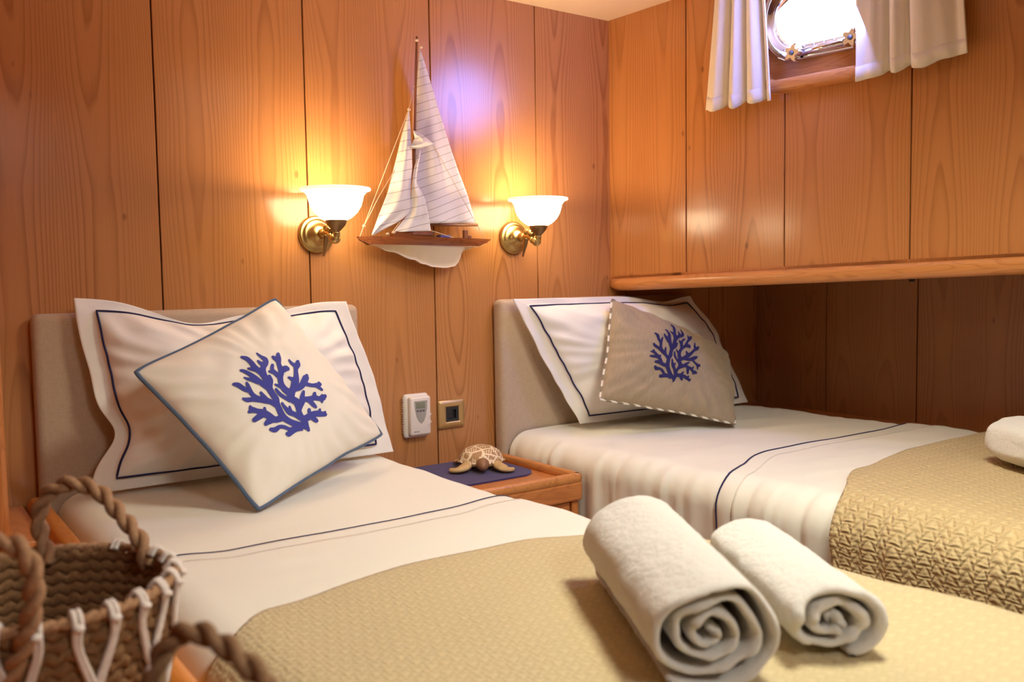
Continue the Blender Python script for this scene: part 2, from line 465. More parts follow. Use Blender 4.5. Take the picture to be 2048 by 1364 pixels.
# soffit under the hull cupboard, rounded nosing
mb = MB()
v = []
for s in (-.05, 3.2):
    z = shelf_z(s)-.022
    v += [hull(s, z, .0), Vector((.80, hull(s, 0).y, z)), Vector((.80, hull(s, 0).y, z+.03)), hull(s, z+.03, .0)]
mb.add(v, [[0, 4, 5, 1], [3, 2, 6, 7], [0, 3, 7, 4], [1, 5, 6, 2], [0, 1, 2, 3], [4, 7, 6, 5]])
struct(mb.build('trim_1', [M['trim_x']], smooth=False))
mb = MB(); prof = []
for a in range(0, 181, 15):      # rounded front section: (offset, dz)
    t = math.radians(a); prof.append((.004+.019*math.sin(t)**.7 if 0 < a < 180 else .0, -.018+.0185*math.cos(t)))
N_S = 60; vs = []; pcs = []
for i in range(N_S+1):
    s = .006+3.1*i/N_S if i > 14 else .006+.0065*i**1.35/1.2
    end = smooth01((s-.006)/.05)
    for off, dz in prof:
        k = .35+.65*math.sqrt(end)
        dz2 = dz if dz > -.018 else -.018+(dz+.018)*k
        vs.append(hull(s, shelf_z(s)+dz2, off*k)); pcs.append((s*.05, s, off+dz*1.3))
    for off, dz in [(-.01, -.036), (-.01, .0)]:
        vs.append(hull(s, shelf_z(s)+dz, off)); pcs.append((s*.05, s, dz))
npf = len(prof)+2
fs = [[i*npf+k, i*npf+(k+1) % npf, (i+1)*npf+(k+1) % npf, (i+1)*npf+k] for i in range(N_S) for k in range(npf)]
fs.append(list(range(npf))[::-1])
mb.add(vs, fs, 0, pcs)
struct(mb.build('trim_2', [M['trim_y']]))

# niche wall (hull side below the cupboard) and the ledge along it
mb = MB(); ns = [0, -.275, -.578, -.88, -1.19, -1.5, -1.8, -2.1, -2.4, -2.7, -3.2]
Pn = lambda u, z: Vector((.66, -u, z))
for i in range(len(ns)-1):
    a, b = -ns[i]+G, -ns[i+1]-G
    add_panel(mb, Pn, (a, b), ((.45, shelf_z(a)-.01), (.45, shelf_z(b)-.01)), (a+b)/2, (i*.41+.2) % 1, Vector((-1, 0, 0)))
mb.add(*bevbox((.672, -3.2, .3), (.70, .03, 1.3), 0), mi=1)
struct(mb.build('wall_side', [M['panel_shaded'], M['gap']], smooth=False))
mb = MB(); vs, fs = bevbox((.515, -3.1, .30), (.662, -.001, .668), .006)
mb.add(vs, fs); struct(mb.build('trim_3', [M['trim_y']], smooth=False))

# ceiling, floor, remaining walls (closed cabin)
mb = MB(); v = [(-2.5, .06, ceil_z(.06)), (.9, .06, ceil_z(.06)), (.9, -3.3, ceil_z(-3.3)), (-2.5, -3.3, ceil_z(-3.3))]
mb.add(v+[(a, b, c+.03) for a, b, c in v], [[0, 1, 2, 3], [7, 6, 5, 4], [0, 4, 5, 1], [1, 5, 6, 2], [2, 6, 7, 3], [3, 7, 4, 0]])
struct(mb.build('ceiling', [M['ceil']], smooth=False))
mb = MB(); mb.add(*bevbox((-2.45, -3.2, -.04), (.8, .05, 0), 0)); struct(mb.build('floor', [M['floor']], smooth=False))
mb = MB(); Pl = lambda u, z: Vector((-2.35, -3.1+u, z))
for i in range(9): add_panel(mb, Pl, (i*.345+G, i*.345+.345-G), ((0, 2.0), (0, 2.0)), i*.345+.172, (i*.31) % 1, Vector((1, 0, 0)))
struct(mb.build('wall_left', [M['panel']], smooth=False))
mb = MB(); Pf = lambda u, z: Vector((.8-u, -3.1, z))
for i in range(10): add_panel(mb, Pf, (i*.33+G, i*.33+.33-G), ((0, 2.05), (0, 2.05)), i*.33+.165, (i*.23) % 1, Vector((0, 1, 0)))
struct(mb.build('wall_front', [M['panel']], smooth=False))
# locker post beside the head of the left bed
mb = MB(); mb.add(*bevbox((-1.90, -.30, .0), (-1.617, -.002, 1.86), .008)); struct(mb.build('trim_4', [M['trim_z']], smooth=False))

# ------------------------------------------------------------------ window
def rrect(s0, s1, z0, z1, r, n=8):
    pts = []
    for cx, cz, a0 in ((s1-r, z1-r, 0), (s0+r, z1-r, 90), (s0+r, z0+r, 180), (s1-r, z0+r, 270)):
        for k in range(n+1):
            a = math.radians(a0+90*k/n); pts.append((cx+r*math.cos(a), cz+r*math.sin(a)))
    return pts
def ring_strip(mb, loops, mi=0):
    """loops: list of (pts, offset) with equal counts"""
    n = len(loops[0][0]); vs = []
    for pts, off in loops: vs += [hull(s, z, off) for s, z in pts]
    fs = [[i*n+k, i*n+(k+1) % n, (i+1)*n+(k+1) % n, (i+1)*n+k] for i in range(len(loops)-1) for k in range(n)]
    mb.add(vs, fs, mi); return mb
win = link(bpy.data.objects.new('window_1', None)); win.location = hull(.668, 1.55, 0); struct(win)
O = (.468, .868, 1.548, 1.872)
def ins(d, r): return rrect(O[0]+d, O[1]-d, O[2]+d, O[3]-d, r)
mb = MB()
ring_strip(mb, [(ins(0, .088), -.004), (ins(0, .088), .022), (ins(.003, .086), .027), (ins(.008, .082), .030), (ins(.024, .070), .030), (ins(.030, .064), .026), (ins(.032, .062), -.022)])
mb.build('window_frame', [M['trim_y']], win)
GB = (.531, .806, 1.664, 1.800)          # glass
def gb(d, r): return rrect(GB[0]-d, GB[1]+d, GB[2]-d, GB[3]+d, r)
mb = MB()
ring_strip(mb, [(ins(.030, .064), -.020), (gb(.036, .09), -.022)])
mb.build('recess_board', [M['trim_y']], win)
mb = MB()
ring_strip(mb, [(gb(.038, .10), -.026), (gb(.038, .10), -.014), (gb(.034, .097), -.010), (gb(.020, .08), -.010), (gb(.018, .078), -.016), (gb(.006, .066), -.016), (gb(.002, .063), -.020), (gb(.0, .062), -.040)])
rg = mb.build('porthole_ring', [M['chrome']], win)
mb = MB(); pts = gb(.0, .062); mb.add([hull(s, z, -.034) for s, z in pts], [list(range(len(pts)))]); mb.build('pane', [M['glass']], win, smooth=False)
mb = MB(); vs, fs, _ = tube([hull(.600, 1.639, -.002), hull(.740, 1.645, -.002)], .0095, 10); mb.add(vs, fs)
mb.build('hinge_bar', [M['chrome']], win)
for sx, sz in ((.594, 1.638), (.742, 1.645)):
    mb = MB(); prof = []
    n = 40; vs = []
    for off in (-.008, .012, .016):
        for k in range(n):
            a = 2*PI*k/n; r = .0185+.0048*math.cos(5*a); r *= (.86 if off > .013 else 1)
            vs.append(hull(sx+r*math.cos(a), sz+r*math.sin(a), off+.004))
    fs = [[i*n+k, i*n+(k+1) % n, (i+1)*n+(k+1) % n, (i+1)*n+k] for i in range(2) for k in range(n)]+[[2*n+k for k in range(n)]]
    mb.add(vs, fs); kb = mb.build('star_knob', [M['chrome']], win, smooth=False)
    q = MB(); c = hull(sx, sz, .022); q.add(*[x for x in lathe([(0, .004), (.004, .003), (.006, 0)], 14, Matrix.Translation(c) @ Vector((0, 0, 1)).rotation_difference(WN).to_matrix().to_4x4())])
    q.build('knob_cap', [M['dkgrey']], kb)
mb = MB()
for k in range(9):
    a = .555+.026*k; mb.add(*lathe([(0, .003), (.003, .002), (.004, 0)], 10, Matrix.Translation(hull(a, 1.655+.0004*k, -.0155)) @ Vector((0, 0, 1)).rotation_difference(WN).to_matrix().to_4x4()))
mb.build('ring_screws', [M['chrome']], win)

# curtains
def curtain(name, label, s_top, s_bot, z_bot, folds, seed, hem_tail=False):
    nu, nv = 120, 30; z_top = 1.852
    t = thing(name, label, 'curtain', hull((s_bot[0]+s_bot[1])/2, z_bot[0], .045), 'cream curtains at the porthole')
    vs = []
    for i in range(nu):
        u = i/(nu-1)
        for j in range(nv):
            v = j/(nv-1)
            s = lerp(lerp(s_top[0], s_top[1], u), lerp(s_bot[0], s_bot[1], u), smooth01(v*.5+.0)*2 if v < 1 else 1)
            s = lerp(lerp(s_top[0], s_top[1], u), lerp(s_bot[0], s_bot[1], u), v)
            ph = 0; amp = .5
            for (c, w, a) in folds: amp += a*math.exp(-((u-c)/w)**2)
            off = .040+.016*(amp-.5)+.003*nz(u*6, v*2, seed)
            z = lerp(z_top, lerp(z_bot[0], z_bot[1], u), v)+v*.006*nz(u*7, seed, 3)-v*.010*(amp-.5)
            vs.append(hull(s, z, off))
    uvs = None
    o = new_obj('curtain_cloth', vs, gridfaces(nu, nv), M['curtain'], t)
    md = o.modifiers.new('thick', 'SOLIDIFY'); md.thickness = .004; md.offset = 0
    # hem stitched along the bottom
    hv = []
    for i in range(nu):
        a = vs[i*nv+nv-1]; b = vs[i*nv+nv-4]
        for k in range(3): hv.append(a.lerp(b, k/2)+WN*.0030)
    h = new_obj('hem', hv, gridfaces(nu, 3), M['curtain'], t)
    md = h.modifiers.new('thick', 'SOLIDIFY'); md.thickness = .002
    # tape heading that carries it on the rail
    hd = MB(); hd.add(*tube([hull(s_top[0]-.005, 1.855, .042), hull(s_top[1]+.005, 1.855, .042)], .006, 8)[:2])
    hd.build('curtain_rail', [M['chrome']], t)
    return t
curtain('curtain', 'short cream pleated curtain hanging left of the porthole', (.392, .532), (.360, .553), (1.530, 1.532),
        [(.0, .05, -.3), (.17, .09, .7), (.33, .03, -1.1), (.47, .07, .9), (.62, .03, -.9), (.76, .09, .7), (.9, .03, -.9), (1, .05, .4)], 1.3)
curtain('curtain', 'wider cream pleated curtain covering the right side of the porthole', (.768, .985), (.768, 1.008), (1.538, 1.556),
        [(.0, .06, .2), (.16, .05, .3), (.30, .03, -.8), (.38, .05, .5), (.5, .03, -.9), (.62, .12, .8), (.80, .06, .2), (.92, .05, -.4)], 4.1)

# ------------------------------------------------------------------ headboards
def headboard(label, x0, x1, zb=.002):
    o = MB(); vs, fs = bevbox((x0, -.048, zb), (x1, -.002, 1.046), .016, 4)
    o.add(vs, fs); ob = o.build('headboard', [M['linen']])
    tag(ob, label, 'headboard'); return ob
headboard('beige linen padded headboard behind the left bed', -1.536, -.842)
headboard('beige linen padded headboard behind the right bed, under the cupboard', -.430, .29)

# ------------------------------------------------------------------ beds
def bed_profile(x0, x1, zt, r, zl, n=7, nt=60, off=0):
    """cross-section left hem -> over the top -> right hem, with arc length"""
    pts = []
    for k in range(12): pts.append((x0-off, lerp(zl, zt-r, k/12), (-1, 0)))
    for k in range(n+1):
        a = PI-PI/2*k/n; pts.append((x0+r+(r+off)*math.cos(a), zt-r+(r+off)*math.sin(a), (math.cos(a), math.sin(a))))
    for k in range(1, nt): pts.append((lerp(x0+r, x1-r, k/nt), zt+off, (0, 1)))
    for k in range(n+1):
        a = PI/2-PI/2*k/n; pts.append((x1-r+(r+off)*math.cos(a), zt-r+(r+off)*math.sin(a), (math.cos(a), math.sin(a))))
    for k in range(1, 13): pts.append((x1+off, lerp(zt-r, zl, k/12), (1, 0)))
    return pts
def cloth_over(name, mat, B, y0, y1, off, parent=None, ny=120, wr=.004, yfun=None, seed=0, puff=None, thick=.003, front=False, n_side=.0):
    x0, x1, zt, r, zl = B
    P = bed_profile(x0, x1, zt, r, zl, off=off); vs = []; uv = []; arc = [0]
    for i in range(1, len(P)): arc.append(arc[-1]+math.hypot(P[i][0]-P[i-1][0], P[i][1]-P[i-1][1]))
    for i, (x, z, nn) in enumerate(P):
        for j in range(ny):
            t = j/(ny-1); ya = yfun(x, z) if yfun else y0
            y = lerp(ya, y1, t)
            side = abs(nn[0])
            d = wr*(nz(x*3, y*9+z*2, seed)+.5*nz(x*8, y*22, seed+5)) + wr*.8*(1-abs(nz(x*5+y*3, y*5-x*2, seed+9)))
            d += n_side*side*(nz(y*26, z*4, seed+2)+.6*nz(y*55, z*3, seed))
            px = puff(x, y, z) if puff else 0
            vs.append((x+nn[0]*d+px, y, z+nn[1]*d)); uv.append((arc[i], y))
    o = new_obj(name, vs, gridfaces(len(P), ny), mat, parent, uv=uv)
    if thick:
        md = o.modifiers.new('thick', 'SOLIDIFY'); md.thickness = thick; md.offset = -1
    return o

ZB = .688
# ---- left bed
b1 = thing('bed', 'left berth with white sheet and wooden base', 'bed', (-1.15, -1.05, 0))
B1 = (-1.512, -.792, ZB, .055, .52)
def puff1(x, y, z):
    return smooth01((x+1.0)/.2)*interp(-y, [.9, 1.3, 1.5, 2.1], [0, .068, .09, .09])
mb = MB(); mb.add(*bevbox((-1.506, -2.05, .0), (-.815, -.056, .53), .01)); mb.build('bed_base', [M['trim_y']], b1, smooth=False)
m1 = cloth_over('mattress', M['sheet'], B1, -.056, -2.05, 0, b1, wr=.0026, seed=1, puff=puff1, thick=0)
cnt = thing('side_counter', 'low wooden counter along the left bed, under the baskets', 'counter', (-1.9, -1.3, 0))
mb = MB(); mb.add(*bevbox((-2.33, -2.6, .0), (-1.564, -.304, .668), .004)); mb.add(*bevbox((-1.614, -.304, .0), (-1.564, -.004, .668), .001))
mb.build('counter_top', [M['counter']], cnt, smooth=False)
mb = MB(); mb.add(*bevbox((-1.562, -2.05, .0), (-1.530, -.050, .692), .012, 4)); tag(mb.build('bed_rail', [M['counter']]), 'rounded wooden rail between the left bed and the counter', 'bed rail')

def sheet_edge1(x, z):
    return -.635+.018*nz(x*6, 2.2)-.045*smooth01((-1.36-x)/.12)*-1-.0*z
ts = thing('top_sheet', 'white top sheet with navy piping on the left bed', 'sheet', (-1.15, -.66, ZB))
def ye1(x, z):
    return -.655+.030*smooth01((x+1.0)/.15)+.03*smooth01((-1.36-x)/.08)+.006*nz(x*9, 1.7)
def ye1b(x, z): return ye1(x, z)-.052+.008*nz(x*12, 4.4)
s1 = cloth_over('sheet_cloth', M['sheet'], B1, 0, -2.04, .0048, ts, wr=.0026, seed=1, puff=puff1, yfun=ye1, thick=.0015)
h1 = cloth_over('hem', M['sheet'], B1, 0, -2.03, .0078, ts, wr=.0026, seed=1, puff=puff1, yfun=ye1b, thick=.0022)
def piping_over(B, off, yfun, wr, seed, puff, rad, parent, lo=0, hi=1, n_side=0):
    P = bed_profile(*B, off=off); n = len(P); path = []
    for i in range(int(lo*n), int(hi*n)):
        x, z, nn = P[i]; y = yfun(x, z)
        d = wr*(nz(x*3, y*9+z*2, seed)+.5*nz(x*8, y*22, seed+5)) + wr*.8*(1-abs(nz(x*5+y*3, y*5-x*2, seed+9)))
        d += n_side*abs(nn[0])*(nz(y*26, z*4, seed+2)+.6*nz(y*55, z*3, seed))
        path.append((x+nn[0]*d+(puff(x, y, z) if puff else 0), y-.001, z+nn[1]*d))
    q = MB(); q.add(*tube(path, rad, 6)[:2]); o = q.build('piping', [M['navy']], parent); o['label'] = 'navy cord piping'; return o
piping_over(B1, .0058, ye1, .0026, 1, puff1, .0019, ts)

cv1 = thing('coverlet', 'gold quilted coverlet spread over the foot of the left bed', 'coverlet', (-1.12, -1.3, ZB))
def yc1(x, z): return interp(x, [-1.56, -1.50, -1.42, -1.2, -1.02, -.9, -.78], [-1.10, -1.03, -.975, -.928, -.935, -.978, -1.02])+.002*nz(x*14, 3)
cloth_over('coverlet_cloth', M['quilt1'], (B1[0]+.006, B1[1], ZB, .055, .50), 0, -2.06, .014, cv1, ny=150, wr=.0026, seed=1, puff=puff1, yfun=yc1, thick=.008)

# ---- right bed
b2 = thing('bed', 'right berth under the porthole cupboard with white sheet hanging down its side', 'bed', (.05, -1.05, 0))
B2 = (-.416, .512, ZB, .06, .30)
mb = MB(); mb.add(*bevbox((-.395, -2.05, .0), (.50, -.056, .50), .01)); mb.build('bed_base', [M['trim_y']], b2, smooth=False)
def puff2(x, y, z):
    if x > -.3: return 0
    return -.004*smooth01((z-.60)/.06)*smooth01((-y)/.2)
cloth_over('mattress', M['sheet'], B2, -.056, -2.05, 0, b2, ny=220, wr=.0045, seed=21, puff=puff2, thick=0, n_side=.010)
ts2 = thing('top_sheet', 'white top sheet with navy piping folded over the right bed', 'sheet', (.0, -.75, ZB))
def ye2(x, z):
    return -.676-.112*smooth01((-.12-x)/.31)+.003*nz(x*6, 7)
def ye2b(x, z): return ye2(x, z)-.045-.03*smooth01(x/.4)+.006*nz(x*14, 9)*smooth01((x+.1)/.2)
cloth_over('sheet_cloth', M['sheet'], B2, 0, -2.04, .005, ts2, ny=180, wr=.0045, seed=21, puff=puff2, yfun=ye2, thick=.0015, n_side=.010)
cloth_over('hem', M['sheet'], B2, 0, -2.03, .0078, ts2, ny=180, wr=.0045, seed=21, puff=puff2, yfun=ye2b, thick=.002, n_side=.010)
piping_over(B2, .0065, ye2, .0045, 21, puff2, .0022, ts2, 0, .80, .010)
cv2 = thing('coverlet', 'gold quilted coverlet with raised triangles on the right bed', 'coverlet', (.05, -1.3, ZB))
def yc2(x, z): return interp(x, [-.43, -.20, .05, .5], [-1.062, -.962, -.925, -.915])-.03*smooth01((.66-z)/.3)+.0015*nz(x*14, 5)
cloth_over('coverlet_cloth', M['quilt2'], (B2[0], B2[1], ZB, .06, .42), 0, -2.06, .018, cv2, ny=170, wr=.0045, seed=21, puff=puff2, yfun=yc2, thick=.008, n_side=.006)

# ------------------------------------------------------------------ pillows and cushions
class Pad:
    def __init__(s, BL, BR, TR, TL, tf, tb, sag=.05, fl=0, warp=None, seed=0, wr=.006, e=.55, rc=.0, pk=.5):
        s.c = [Vector(p) for p in (BL, BR, TR, TL)]; s.tf = tf; s.tb = tb; s.sag = sag; s.fl = fl; s.seed = seed; s.wr = wr; s.e = e; s.rc = rc; s.pk = pk
        s.warp = warp
        n = (s.c[1]-s.c[0]).cross(s.c[3]-s.c[0])+(s.c[3]-s.c[2]).cross(s.c[1]-s.c[2]); s.n = n.normalized()
    def base(s, a, b):
        a2 = a*(1-s.sag*(1-b*b)); b2 = b*(1-s.sag*(1-a*a))
        if s.rc:
            k = 1-s.rc*(a*b)**8; a2 *= k; b2 *= k
            a2 += .014*nz(b*2.4, a*.6, s.seed+20)*abs(a)**3; b2 += .014*nz(a*2.4, b*.6, s.seed+30)*abs(b)**3
        if s.warp: a2, b2 = s.warp(a2, b2)
        u, v = (a2+1)/2, (b2+1)/2
        return s.c[0]*(1-u)*(1-v)+s.c[1]*u*(1-v)+s.c[2]*u*v+s.c[3]*(1-u)*v
    def h(s, a, b):
        k = 1/(1-s.fl); a, b = a*k, b*k
        if abs(a) >= 1 or abs(b) >= 1: return 0
        return ((1-a*a)*(1-b*b))**s.e
    def pt(s, a, b, side=1, off=0):
        p = s.base(a, b); h = s.h(a, b)
        edge = min(1-abs(a), 1-abs(b))
        w = s.wr*(nz(a*2.2, b*2.2, s.seed)+.5*nz(a*5, b*5, s.seed+3))
        ang = math.atan2(b, a); rad = max(abs(a), abs(b))
        pl = s.wr*s.pk*math.sin(ang*26+4*nz(a*2, b*2, s.seed+7))*smooth01((rad-.45)/.45)*(.35+.65*abs(math.sin(2*ang)))*min(1, h*3)
        flw = 0
        if s.fl and edge < s.fl: flw = .006*nz(a*4, b*4, s.seed+11)*(1-edge/s.fl)
        d = (s.tf if side > 0 else -s.tb)*h
        return p+s.n*(d+(w*min(1, h*2.5)+pl if side > 0 else 0)+flw+side*.0012+off)
    def cloth(s, mat, parent, n=90, name='cover'):
        vs = []; pc = []
        def rem(i):
            x = -1+2*i/(n-1); return math.copysign(abs(x)**.85, x)
        for side in (1, -1):
            for i in range(n):
                for j in range(n):
                    a, b = rem(i), rem(j); vs.append(s.pt(a, b, side)); pc.append((a, b, 0))
        fs = gridfaces(n, n); k = n*n
        fs = fs+[[q+k for q in f][::-1] for f in fs]
        bd = [i*n for i in range(n)]+[(n-1)*n+j for j in range(1, n)]+[i*n+n-1 for i in range(n-2, -1, -1)]+[j for j in range(n-2, 0, -1)]
        for q in range(len(bd)):
            a, b = bd[q], bd[(q+1) % len(bd)]; fs.append([b, a, a+k, b+k])
        return new_obj(name, vs, fs, mat, parent, pc=pc)
    def loop(s, r, n=60, side=1, off=0):
        pts = []
        for k in range(n): pts.append(s.pt(-r+2*r*k/n, -r, side, off))
        for k in range(n): pts.append(s.pt(r, -r+2*r*k/n, side, off))
        for k in range(n): pts.append(s.pt(r-2*r*k/n, r, side, off))
        for k in range(n): pts.append(s.pt(-r, r-2*r*k/n, side, off))
        return pts
    def cord(s, r, rad, mat, parent, name='piping', label=None, off=0):
        q = MB(); vs, fs, uv = tube(s.loop(r, off=off), rad, 8, closed=True); q.add(vs, fs, uv=uv)
        o = q.build(name, [mat], parent)
        if label: o['label'] = label
        return o

t = thing('pillow', 'white pillow with navy corded flange against the left headboard', 'pillow', (-1.13, -.12, ZB))
def warpA(a, b):
    # the left flange folds in low down; the right one bows outward
    if a < 0: a = a + (-a)**3*(.135*math.exp(-((b+.42)/.26)**2)+.05*math.exp(-((b-.1)/.4)**2)-.02*math.exp(-((b+.9)/.2)**2))
    else: a = a + a**3*(.035*math.exp(-((b-.0)/.5)**2))
    if b > 0: b = b - b**3*(.27*math.exp(-((a+.22)/.36)**2)+.13*math.exp(-((a-.35)/.3)**2))
    return a, b
pA = Pad((-1.452, -.135, .699), (-.806, -.135, .700), (-.893, -.085, 1.055), (-1.466, -.08, 1.077), .100, .026, sag=.0, fl=.115, warp=warpA, seed=3, wr=.012, e=.5)
pA.cloth(M['pillow'], t, 110); pA.cord(.872, .0022, M['navy'], t, 'piping', 'navy cord piping', .0025)

t = thing('pillow', 'white pillow with navy corded flange against the right headboard', 'pillow', (.05, -.12, ZB))
def warpB(a, b):
    if a > 0: a = a + a**3*(.10*math.exp(-((b-.35)/.35)**2)+.04*math.exp(-((b+.4)/.4)**2))
    else: a = a - a**3*-.02*math.exp(-((b)/.5)**2)
    if b > 0: b = b - b**3*(.10*math.exp(-((a-.62)/.25)**2))
    return a, b
pB = Pad((-.235, -.135, .704), (.455, -.135, .700), (.245, -.085, 1.043), (-.418, -.085, 1.048), .100, .026, sag=.0, fl=.10, warp=warpB, seed=8, wr=.011, e=.5, pk=.3)
pB.cloth(M['pillow'], t, 110); pB.cord(.885, .0022, M['navy'], t, 'piping', 'navy cord piping', .0025)

# coral print, strokes traced as (x, y, width)
STR = [
 [(1238,1238,30),(1225,1200,55),(1190,1165,75),(1080,1130,80),(960,1080,82),(860,1010,88),(800,910,80),(765,820,80),(752,740,90),(700,650,80),(665,570,90),(680,480,80),(662,412,46)],
 [(655,560,90),(610,450,80),(560,360,95),(570,280,80),(610,210,80),(598,160,64),(540,120,40),(482,72,22)],
 [(590,240,60),(530,220,50),(490,185,26)],
 [(545,370,70),(450,290,70),(400,220,62),(330,150,56),(255,125,34)],
 [(470,320,60),(400,305,45),(350,292,24)],
 [(650,580,70),(560,520,70),(450,450,80),(370,380,60),(290,335,50),(238,325,34)],
 [(500,505,60),(400,470,55),(330,455,40),(283,437,24)],
 [(765,850,80),(680,800,72),(600,770,92),(500,740,80),(430,690,60),(370,620,62),(330,540,45),(318,518,34)],
 [(365,625,55),(280,600,60),(190,550,62),(118,540,38)],
 [(570,765,80),(430,752,60),(330,762,62),(272,752,42)],
 [(630,770,60),(580,700,50),(543,652,38)],
 [(850,1030,90),(740,1060,84),(640,1000,92),(560,960,92),(470,930,70),(400,905,84),(378,862,38)],
 [(410,920,70),(355,945,40)],
 [(570,975,84),(490,1025,82),(432,1067,68)],
 [(590,985,70),(582,892,38)],
 [(710,1060,80),(640,1090,80),(605,1122,56)],
 [(1150,1178,84),(1050,1190,92),(985,1230,92),(940,1278,72),(915,1272,50)],
 [(1070,1192,46),(960,1200,50),(870,1170,55),(800,1170,55),(740,1212,74),(680,1205,52)],
 [(1215,1190,60),(1178,1090,80),(1130,1020,74),(1102,930,62),(1100,850,100),(1060,790,92),(990,740,92),(990,660,100),(1030,570,92),(1050,480,100),(1065,400,72),(1063,310,60),(1080,240,92),(1082,205,58)],
 [(1060,255,50),(1000,220,40),(957,170,22)],
 [(1030,470,60),(980,442,42),(948,428,24)],
 [(1030,590,100),(1130,560,92),(1180,490,92),(1212,420,84),(1222,398,50)],
 [(1190,520,56),(1290,545,46),(1370,545,62),(1410,535,56)], [(1400,535,50),(1395,512,40)], [(1370,560,50),(1440,618,30)],
 [(980,670,90),(900,600,84),(850,520,72),(830,430,72),(840,330,72),(808,240,52),(795,160,72),(785,95,54)],
 [(790,180,60),(712,128,34)],
 [(840,325,84),(900,302,84),(932,305,56)],
 [(825,430,50),(760,370,60),(710,310,55),(712,248,48)], [(720,350,50),(655,338,24)],
 [(870,570,50),(800,545,40),(757,527,24)],
 [(980,768,70),(900,730,52),(830,680,52),(766,602,38)],
 [(1125,1045,60),(1050,980,62),(960,940,74),(890,880,52),(846,818,36)], [(980,935,60),(962,868,36)],
 [(1110,860,80),(1150,770,84),(1160,700,66),(1177,637,42)],
 [(1160,750,70),(1250,750,82),(1330,730,72),(1400,745,62),(1455,728,92),(1478,715,56)], [(1340,725,50),(1335,662,38)], [(1435,750,60),(1442,800,28)], [(1260,770,62),(1310,830,62),(1348,868,44)],
 [(1160,1060,92),(1240,1020,92),(1310,980,84),(1400,970,84),(1488,980,56)], [(1250,1005,50),(1248,912,44)], [(1400,960,56),(1412,905,32)], [(1470,970,50),(1488,945,36)], [(1285,1022,74),(1345,1080,58)],
]
# drawing units -> place on the cushion face (-1..1), cubic layout of the motif on each cushion
def layout(ca, cb):
    def f(x, y):
        x, y = x/1000, y/1000
        m = (1, x, y, x*x, x*y, y*y, x**3, x*x*y, x*y*y, y**3)
        return sum(p*q for p, q in zip(ca, m)), sum(p*q for p, q in zip(cb, m))
    return f
def coral(pad, mat, parent, place, off=.0016, ws=1.0):
    q = MB()
    for st in STR:
        c = catmull([(x, y, w) for x, y, w in st], 5)
        vs = []; n = len(c)
        P = [Vector((p.x, p.y)) for p in c]
        def put(p2):
            a, b = place(p2.x, p2.y); vs.append(pad.pt(a, b, 1, off))
        # half discs at each end give rounded tips
        for i in range(n):
            t = (P[min(i+1, n-1)]-P[max(i-1, 0)]).normalized(); nn = Vector((-t.y, t.x)); w = c[i].z*.5*ws
            put(P[i]-nn*w); put(P[i]); put(P[i]+nn*w)
        fs = []
        for i in range(n-1):
            for k in range(2): fs.append([i*3+k, i*3+k+1, i*3+k+4, i*3+k+3])
        t = (P[-1]-P[-2]).normalized(); nn = Vector((-t.y, t.x)); w = c[-1].z*.5*ws; b = len(vs); ctr = (n-1)*3+1
        for k in range(7):
            a = PI/2-PI*k/6; put(P[-1]+nn*w*math.sin(a)*-1*-1+t*w*math.cos(a))
        for k in range(6): fs.append([ctr, b+k, b+k+1])
        q.add(vs, fs)
    o = q.build('coral_print', [mat], parent); o['label'] = 'blue branching coral motif'; return o

t = thing('cushion', 'cream cushion with blue piping and bright blue coral print, propped cornerwise on the left bed', 'cushion', (-1.2, -.35, ZB))
def warpC(a, b):
    return a, b
cA = Pad((-1.244, -.446, .693), (-.890, -.250, .764), (-1.100, -.184, 1.069), (-1.412, -.296, .945), .078, .035, sag=.05, seed=14, wr=.006, e=.52, rc=.022, pk=.5)
cA.cloth(M['cush1'], t, 100); cA.cord(1.0, .0042, M['pipe1'], t, 'piping', 'slate blue piping')
placeA = layout([-0.2452, 0.4829, -0.6858, 0.1472, -0.2067, 0.2152, 0.0411, -0.0986, 0.2005, -0.0893], [0.7352, -0.3836, -0.7341, 0.0103, 0.0039, 0.0659, 0.0058, -0.0214, 0.0039, -0.0146])
coral(cA, M['coral1'], t, placeA, ws=1.12)

t = thing('cushion', 'taupe linen cushion with striped piping and dark coral print on the right bed', 'cushion', (.0, -.30, ZB))
cB = Pad((-.285, -.27, .789), (.088, -.40, .700), (.285, -.20, .872), (-.157, -.178, 1.043), .075, .035, sag=.03, seed=29, wr=.007, e=.52, rc=.016, pk=.35)
cB.cloth(M['cush2'], t, 100); cB.cord(1.0, .0034, M['pipe2'], t, 'piping', 'cream and taupe striped piping')
placeB = layout([-0.2192, 0.4548, -0.8933, 0.0241, 0.0333, 0.568, 0.0174, -0.0163, -0.0023, -0.1865], [1.0285, -0.4891, -1.8363, 0.025, 0.1372, 1.1606, 0.0256, -0.0293, -0.0492, -0.3751])
coral(cB, M['coral2'], t, placeB, ws=.98)

